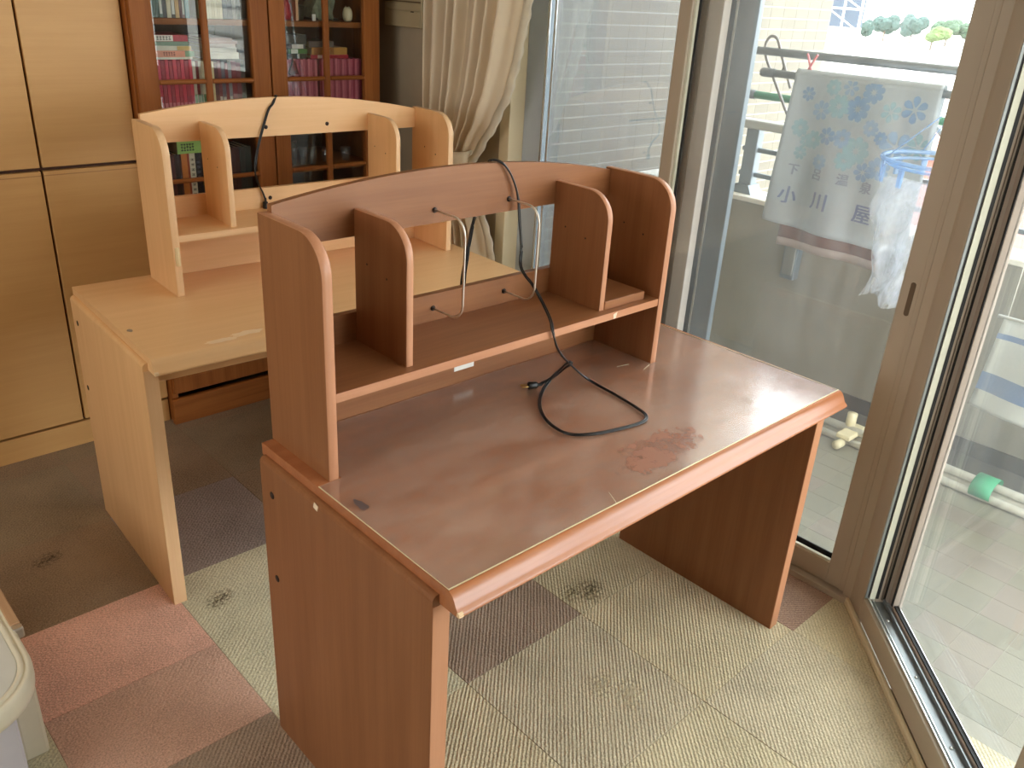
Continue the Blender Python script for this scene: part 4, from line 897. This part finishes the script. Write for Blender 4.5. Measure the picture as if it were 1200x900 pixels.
def floor_poles():
    w = plain('white pole enamel', (220, 218, 206), 0.35); c = plain('cream pole joint', (222, 210, 172), 0.45)
    labs = ('white pole on the balcony floor, nearest to the parapet', 'white pole on the balcony floor, second from the parapet', 'white pole on the balcony floor, third from the parapet', 'white pole on the balcony floor, nearest to the window')
    for k, (x, z) in enumerate(((2.585, 0.016), (2.545, 0.016), (2.505, 0.016), (2.525, 0.049))):
        if k == 3: x, z = 2.545, 0.050
        t = thing('clothes_rack_pole', labs[k] if k < 3 else 'white pole lying on top of the other floor poles', 'pole', (x, -0.3, ZB+z), 0, 'white poles lying on the balcony floor')
        MB().tube([(0, -1.2, 0), (0, 0.98, 0)], 0.0155, 12).build('tube', w, t)
    t = thing('pole_joint', 'cream plastic joint clamped round the white floor poles near the desk corner', 'fitting', (2.535, 0.47, ZB))
    MB().box(-0.075, 0.075, -0.03, 0.03, 0.034, 0.055, 0.006, 2).build('clamp_body', c, t)
    MB().tube([(-0.07, 0.0, 0.020), (-0.105, 0.0, 0.022), (-0.12, 0.0, 0.0245)], 0.0175, 12).build('side_socket', c, t)
    MB().tube([(0.02, 0.02, 0.055), (0.02, 0.02, 0.115)], 0.020, 12).build('upright_socket', c, t)
    t = thing('tape_wrap', 'green tape wrapped round the white poles on the balcony floor', 'tape', (2.545, -0.055, ZB))
    def wrap(u, v):
        a = 2*PI*u; rx, rz = 0.066, 0.040
        return (rx*math.cos(a)*(1 if abs(math.cos(a)) < 0.9 else 1), (v-0.5)*0.075, 0.036+rz*math.sin(a))
    o = MB().grid(wrap, 32, 2).build('tape_band', plain('green cloth tape', (64, 160, 118), 0.55), t); solid(o, 0.001)
floor_poles()

def text_mesh(s, size):
    cu = bpy.data.curves.new('glyphs', 'FONT'); cu.body = s; cu.size = size; cu.align_x = 'CENTER'; cu.align_y = 'CENTER'; cu.extrude = 0.0; cu.resolution_u = 3
    o = bpy.data.objects.new('glyphs', cu); COL.objects.link(o)
    dg = bpy.context.evaluated_depsgraph_get(); me = bpy.data.meshes.new_from_object(o.evaluated_get(dg)); bpy.data.objects.remove(o)
    return me
def laundry():
    # printed towel on the lower steel pole; local u runs along -y (rightwards seen from the room), z down from the pole
    X, YL, ZT = 2.30, 0.868, 1.290; Wt, Ht = 0.516, 0.530
    t = thing('printed_towel', 'thin white towel with blue flowers and characters pegged on the pole outside', 'towel', (X, YL, ZT))
    tm = cloth('thin white cotton', (204, 210, 214), 0.34, 1500, 0.03)
    def wave(u, z): return 0.012*math.sin(u*7+1)*min(1, -z*4)+0.008*math.sin(u*17+z*6)*min(1, -z*3)
    def front(u, v):
        z = -Ht*v
        x = -0.0165 + wave(u, z); skew = 0.035*v*(1-2*u)*0.5
        return (x, -Wt*u+skew+0.02*v, z-0.012*u*v)
    def over(u, v):
        a = PI*v; return (-0.0165*math.cos(a), -Wt*u, 0.0165*math.sin(a)-0.002)
    def back(u, v):
        z = -(Ht*0.93)*v
        return (0.0165+0.006*math.sin(u*9)*v, -Wt*u+0.01*v, z)
    o = MB().grid(front, 40, 36).build('front_fall', tm, t); solid(o, 0.0008)
    b = MB(); b.grid(over, 40, 8); o = b.build('fold', tm, t); solid(o, 0.0008)
    o = MB().grid(back, 24, 20).build('back_fall', tm, t); solid(o, 0.0008)
    blue = [plain('faded blue print %d' % i, c, 0.9) for i, c in enumerate(((126, 156, 190), (146, 172, 200), (148, 182, 192)))]
    rnd = random.Random(11)
    def surf(u, v, e=0.0016):
        p = front(u, v); return Vector((p[0]-e, p[1], p[2]))
    def flower(u, v, r, mat):
        b = MB(); bm = b.bm
        n = rnd.choice((6, 7, 8)); a0 = rnd.random()*6
        for k in range(n):
            a = a0+2*PI*k/n; pts = []
            for q in range(9):
                w = 2*PI*q/9; rr = r*0.58+r*0.42*math.cos(w); tt = a+0.42*math.sin(w)
                pts.append(bm.verts.new(surf(min(0.985, max(0.015, u+rr*math.cos(tt)/Wt)), min(0.98, max(0.01, v+rr*math.sin(tt)/Ht)))))
            bm.faces.new(pts)
        return b.build('flower_print', mat, t)
    spots = [(0.13, 0.12, 0.020), (0.25, 0.21, 0.027), (0.37, 0.17, 0.032), (0.50, 0.17, 0.034), (0.62, 0.27, 0.022), (0.72, 0.16, 0.026), (0.86, 0.13, 0.034), (0.12, 0.34, 0.026), (0.24, 0.40, 0.026), (0.34, 0.36, 0.024), (0.45, 0.36, 0.026), (0.56, 0.42, 0.038), (0.70, 0.32, 0.018), (0.80, 0.36, 0.042), (0.93, 0.34, 0.034), (0.16, 0.50, 0.020), (0.33, 0.53, 0.022), (0.50, 0.49, 0.028), (0.64, 0.54, 0.026), (0.73, 0.50, 0.030), (0.30, 0.06, 0.022), (0.58, 0.06, 0.030), (0.42, 0.05, 0.022), (0.18, 0.42, 0.018)]
    for i, (u, v, r) in enumerate(spots): flower(u, v, r*1.28, blue[i % 3 if i not in (7, 15) else 2])
    def glyph(ch, u, v, size, mat):
        for du, dv in ((0, 0), (0.0045, 0.002), (-0.003, 0.003)): stroke(ch, u+du, v+dv, size, mat)
    def stroke(ch, u, v, size, mat):
        me = text_mesh(ch, size)
        for q in me.vertices:
            uu = u+q.co.x/Wt; vv = v-q.co.y/Ht
            q.co = surf(min(0.99, max(0.01, uu)), min(0.985, max(0.01, vv)), 0.0017)
        me.materials.clear(); me.materials.append(mat); return link('towel_character', me, t)
    ink = plain('blue grey ink', (112, 122, 158), 0.9); ink2 = plain('grey ink', (140, 146, 160), 0.9)
    for ch, u, v in (('下', 0.14, 0.62), ('呂', 0.335, 0.615), ('温', 0.52, 0.615), ('泉', 0.685, 0.635)): glyph(ch, u, v, 0.042, ink2)
    for ch, u, v in (('小', 0.145, 0.80), ('川', 0.40, 0.785), ('屋', 0.70, 0.805)): glyph(ch, u, v, 0.068, ink)
    # clothes peg
    t = thing('clothes_peg', 'pink clothes peg gripping the left top corner of the towel', 'peg', (X-0.002, 0.826, 1.288))
    pk = plain('pink peg plastic', (226, 120, 124), 0.4)
    for s in (-1, 1):
        MB().tube([(0.0, s*0.010, -0.004), (0.0, s*0.004, 0.018), (0.0, -s*0.004, 0.034), (0.0, -s*0.014, 0.056), (0.0, -s*0.020, 0.066)], 0.0042, 7, smooth=3).build('peg_half', pk, t)
    # hanger on the upper pole
    t = thing('clothes_hanger', 'pale grey clothes hanger hooked over the topmost pole', 'hanger', (2.40, 1.045, 1.344))
    hg = plain('grey hanger plastic', (140, 135, 132), 0.45)
    MB().tube([(0.004, 0.036, 0.004), (0.0, 0.034, 0.030), (0.0, 0.018, 0.052), (0.0, -0.004, 0.050), (0.0, -0.020, 0.030), (0.0, -0.040, -0.010), (0.0, -0.075, -0.075), (0.0, -0.10, -0.118)], 0.0055, 8, smooth=4).build('hook', hg, t)
    MB().tube([(0.004, 0.036, 0.004), (0.004, 0.022, -0.030), (0.004, -0.016, -0.085), (0.004, -0.064, -0.155), (0.004, -0.12, -0.235)], 0.0055, 8, smooth=3).build('shoulder', hg, t)
    MB().tube([(0.0, -0.058, -0.044), (0.002, -0.050, -0.068), (0.002, -0.036, -0.078)], 0.0045, 8, smooth=3).build('inner_hook', hg, t)
    # brown towel behind
    t = thing('brown_towel', 'brown towel with pale fringe hanging below the printed towel', 'towel', (2.60, 0.985, 1.182))
    bt = cloth('brown terry', (122, 90, 84), 0.1, 500); fr = cloth('pale woven border', (186, 166, 158), 0.15, 300)
    def fall(u, v): return (-0.018+0.010*math.sin(u*11)*v, -0.44*u, -0.575*v)
    o = MB().grid(fall, 30, 16).build('fall', bt, t); solid(o, 0.004)
    def hem(u, v): p = fall(u, 1.0); return (p[0]-0.003, p[1], -0.550-0.032*v)
    o = MB().grid(hem, 30, 2).build('woven_border', fr, t); solid(o, 0.003)
    b = MB(); b.grid(lambda u, v: (-0.018*math.cos(PI*v), -0.44*u, 0.018*math.sin(PI*v)), 20, 8); o = b.build('fold', bt, t); solid(o, 0.003)
    # round peg hanger with a plastic bag
    cx, cy, cz = 2.06, 0.202, 1.0986
    t = thing('peg_hanger', 'pale blue round peg hanger holding a clear plastic bag', 'hanger', (cx, cy, cz))
    bl = glass('pale blue clear plastic', 0.12, 0.55, (0.8, 0.9, 1.0, 1), (150, 186, 224), 0.15)
    for R, z, r in ((0.179, 0.012, 0.0065), (0.160, -0.004, 0.005)):
        MB().tube([(R*math.cos(a), R*math.sin(a), z) for a in [2*PI*k/40 for k in range(40)]], r, 8, closed=True).build('hoop', bl, t)
    for k in range(4):
        a = PI/4+PI/2*k; MB().tube([(0.185*math.cos(a), 0.185*math.sin(a), 0.012), (0.06*math.cos(a), 0.06*math.sin(a), 0.13), (0, 0, 0.186)], 0.002, 5).build('suspension_cord', bl, t)
    MB().tube([(0, 0, 0.182), (0.03, 0, 0.196), (0.14, 0, 0.200), (0.22, 0, 0.208), (0.245, 0, 0.198), (0.258, 0, 0.185)], 0.004, 7, smooth=3).build('hook', bl, t)
    for k in range(12):
        a = 2*PI*k/12+0.2; x, y = 0.175*math.cos(a), 0.175*math.sin(a)
        q = MB().prism([(-0.008, 0.0), (0.008, 0.0), (0.006, -0.05), (-0.006, -0.05)], 'x', -0.004, 0.004).xf(Matrix.Translation((x, y, -0.006)) @ Matrix.Rotation(a, 4, 'Z')).build('peg', bl, t)
    t = thing('plastic_bag', 'clear crumpled plastic bag hanging from the peg hanger to dry', 'bag', (cx-0.10, cy+0.06, cz-0.045))
    pb = glass('clear polythene', 0.10, 0.40, (0.95, 0.96, 0.97, 1), (214, 218, 226), 0.18, 9.0, (3, 3, 1))
    def bag(u, v):
        y = 0.075-0.20*u+0.05*(u-0.4)*v; z = -0.36*v-0.035*u*v+0.02*math.sin(u*9)*v*0.5
        return (0.018*math.sin(u*13+v*5)*(0.3+v)+0.012*math.sin(v*17+u*6), y+0.022*math.sin(v*6)*(1-u), z)
    o = MB().grid(bag, 30, 34).build('front_film', pb, t)
    o = MB().grid(lambda u, v: (bag(u, v)[0]+0.03+0.02*math.sin(v*8), bag(u, v)[1]-0.004, bag(u, v)[2]), 24, 24).build('back_film', pb, t)
    # white sheet with blue bands at the right edge of the picture
    t = thing('banded_sheet', 'white sheet with blue stripes on a low line, right edge of the picture', 'towel', (2.50, 0.045, 0.578))
    st = cloth('white sheet cloth', (216, 220, 216), 0.2, 600); sb = cloth('blue stripe', (120, 146, 186), 0.2, 600)
    def hang(u, v): return (0.01*math.sin(u*9+v*2), -0.42*u+0.03*v, -0.34*v-0.05*(1-math.cos(u*1.5))*v)
    o = MB().grid(hang, 24, 24).build('fall', st, t); solid(o, 0.004)
    for v0, v1 in ((0.16, 0.22), (0.60, 0.80)):
        o = MB().grid(lambda u, v: (hang(u, v0+(v1-v0)*v)[0]-0.0032, hang(u, v0+(v1-v0)*v)[1], hang(u, v0+(v1-v0)*v)[2]), 24, 3).build('stripe', sb, t)
    MB().tube([(0, 0.02, 0.004), (0, -0.44, 0.004)], 0.006, 8).build('hanging_bar', plain('white bar', (220, 220, 214), 0.4), t)
    for y in (-0.01, -0.41): MB().tube([(0, y, 0.004), (0, y, 0.74)], 0.0016, 5).build('hanging_cord', M['paper'], t)
laundry()

# ---------------------------------------------------------------- neighbouring wall and the view beyond
def neighbour():
    joint = vary('pale tile joint', (160, 155, 142), 0.03, 6, 0.9)
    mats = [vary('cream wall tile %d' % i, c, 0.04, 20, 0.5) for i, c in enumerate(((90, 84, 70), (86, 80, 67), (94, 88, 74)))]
    y0 = 1.95
    wl_ = struct(MB().box(1.57, 4.46, y0, y0+3.0, -4.5, 4.2).build('wall_neighbour', joint))
    px, pz = 0.1297, 0.0557; proto = []
    for m in mats: proto.append(None)
    rnd = random.Random(2)
    def put(x, z, bigb=None):
        k = rnd.randrange(3)
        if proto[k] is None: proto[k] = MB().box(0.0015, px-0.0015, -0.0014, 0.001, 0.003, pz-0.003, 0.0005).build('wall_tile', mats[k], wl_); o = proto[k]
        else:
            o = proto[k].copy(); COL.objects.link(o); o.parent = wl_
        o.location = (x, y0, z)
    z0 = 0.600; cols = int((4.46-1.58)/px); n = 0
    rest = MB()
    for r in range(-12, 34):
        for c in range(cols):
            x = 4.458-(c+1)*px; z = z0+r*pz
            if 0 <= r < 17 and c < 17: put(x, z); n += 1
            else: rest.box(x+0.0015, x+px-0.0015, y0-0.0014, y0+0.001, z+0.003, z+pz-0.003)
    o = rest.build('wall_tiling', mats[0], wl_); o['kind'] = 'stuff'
neighbour()

GZ = -4.6
def beyond():
    struct(MB().box(3.6, 420, -260, 330, GZ-0.3, GZ).build('ground', vary('pale concrete yard', (186, 180, 168), 0.05, 0.3, 0.9)))
    leafs = [vary('tree leaves %d' % i, c, 0.35, 1.2, 0.8) for i, c in enumerate(((62, 82, 60), (84, 102, 56), (54, 74, 68)))]
    bark = plain('bark', (110, 96, 82), 0.9); rnd = random.Random(4)
    def tree(bearing, D, w, h, k, label):
        x, y = -0.636+D*math.cos(math.radians(bearing)), -0.792+D*math.sin(math.radians(bearing))
        t = thing('tree', label, 'tree', (x, y, GZ), 0, 'trees on the horizon')
        b = MB()
        for q in range(9):
            a = rnd.random()*6.28; rr = w*0.30*math.sqrt(rnd.random()); s = w*(0.17+0.10*rnd.random())
            m = Matrix.Translation((rr*math.cos(a)*1.5, rr*math.sin(a)*1.5, h*(0.45+0.35*rnd.random()))) @ Matrix.Diagonal((s, s, s*0.75*h/w*1.2, 1))
            r = bmesh.ops.create_icosphere(b.bm, subdivisions=3, radius=1.0, matrix=m)
            for v in r['verts']: v.co += Vector((rnd.uniform(-1, 1), rnd.uniform(-1, 1), rnd.uniform(-1, 1)))*s*0.10
        b.build('crown', leafs[k], t)
        MB().tube([(0, 0, 0), (0, 0, h*0.6)], w*0.03, 8).build('trunk', bark, t)
    L = ((26.6, 196, 4.6, 4.6, 2, 'pale green tree nearest to the scaffolding on the horizon'), (25.2, 212, 5.2, 5.4, 2, 'blue green tree second from the scaffolding on the horizon'), (23.75, 198, 5.6, 6.0, 2, 'rounded grey green tree on the horizon, tallest of the row'), (22.6, 186, 5.0, 4.2, 1, 'low yellow green tree on the horizon before the taller ones'),
         (21.9, 214, 5.6, 5.6, 0, 'broad mid green tree in the middle of the horizon'), (20.9, 200, 5.6, 5.2, 0, 'green tree right of the horizon\'s middle'), (19.7, 190, 5.4, 4.8, 1, 'light green tree at the right end of the horizon, beside the window frame'), (19.0, 212, 5.4, 5.6, 0, 'mid green tree half hidden by the window\'s right stile'))
    for q in L: tree(*q)
    # scaffolded building
    t = thing('scaffolded_building', 'far building wrapped in blue grey sheeting and white scaffolding', 'building', (36.0, 17.9, GZ))
    MB().box(-0.2, 0.2, -0.34, 3.4, 5.4, 9.5).build('sheeting', plain('blue grey sheeting', (64, 76, 92), 0.7), t)
    MB().box(-0.15, 0.2, -0.34, 3.4, 0.0, 5.4).build('lower_wall', plain('pale lower wall', (214, 208, 198), 0.8), t)
    wh = plain('white scaffold tube', (230, 232, 234), 0.4)
    for y in (-0.65, 0.1, 0.85, 1.6): MB().tube([(-0.7, y, 0), (-0.7, y, 9.5)], 0.05, 6).build('scaffold_upright', wh, t)
    for z in (1.8, 3.6, 5.3, 6.1, 6.9, 7.7): MB().tube([(-0.7, -0.7, z), (-0.7, 2.0, z)], 0.045, 6).build('scaffold_ledger', wh, t)
    for z in (3.6, 5.3, 6.1, 6.9):
        MB().tube([(-0.72, -0.65, z), (-0.72, 0.85, z+0.8)], 0.03, 6).build('scaffold_brace', wh, t)
    # small far things
    t = thing('frame_posts', 'white metal frame posts standing in front of the far trees', 'frame', (48.0, 20.6, GZ))
    for y in (-0.1, 0.9): MB().tube([(0, y, 0), (0, y, 4.9)], 0.09, 6).build('post', wh, t)
    MB().tube([(0, -1.8, 3.3), (0, 0.9, 3.3)], 0.07, 6).build('crossbar', wh, t)
    t = thing('shed', 'low reddish brown shed in the yard, right behind the towel', 'shed', (24.0, 8.6, GZ))
    MB().box(-1.2, 3.0, -2.5, 1.1, 0.0, 2.75).build('wall', plain('reddish brown siding', (150, 96, 86), 0.8), t)
    MB().prism([(-1.5, 2.7), (3.3, 2.7), (3.3, 2.85), (-1.5, 2.85)], 'y', -2.8, 1.35).build('roof', plain('rust red roof', (164, 110, 98), 0.7), t)
    o = MB(); rnd2 = random.Random(8)
    r = bmesh.ops.create_icosphere(o.bm, subdivisions=3, radius=0.62)
    for v in o.bm.verts: v.co *= 1+0.22*rnd2.uniform(-1, 1); v.co.z = max(-0.3, v.co.z*0.7)
    for q in range(5):
        rr = bmesh.ops.create_icosphere(o.bm, subdivisions=2, radius=0.4, matrix=Matrix.Translation((rnd2.uniform(-.7, .7), rnd2.uniform(-.8, .8), 0)))
        for v in rr['verts']: v.co.z *= 0.7
    o = o.build('bush', vary('yellow flowering shrub', (206, 200, 96), 0.2, 6, 0.8)); o.location = (29.5, 14.0, GZ+0.25)
    tag(o, 'yellow flowering bush in the bright yard above the towel', 'bush')
    t = thing('scrap_heap', 'small brown heap of scrap in the bright far yard', 'heap', (52, 20.0, GZ))
    sc = plain('brown scrap', (150, 128, 120), 0.8)
    for q in range(6):
        MB().box(-0.7, 0.7, -0.5, 0.5, 0, 0.35, 0.05).xf(Matrix.Translation((rnd2.uniform(-1, 1), rnd2.uniform(-1.2, 1.2), 0.0)) @ Matrix.Rotation(rnd2.random()*3, 4, 'Z')).build('scrap_piece', sc, t)
    MB().tube([(0, -1.6, 0.2), (0, -0.4, 1.9)], 0.07, 6).build('leaning_bar', sc, t)
beyond()
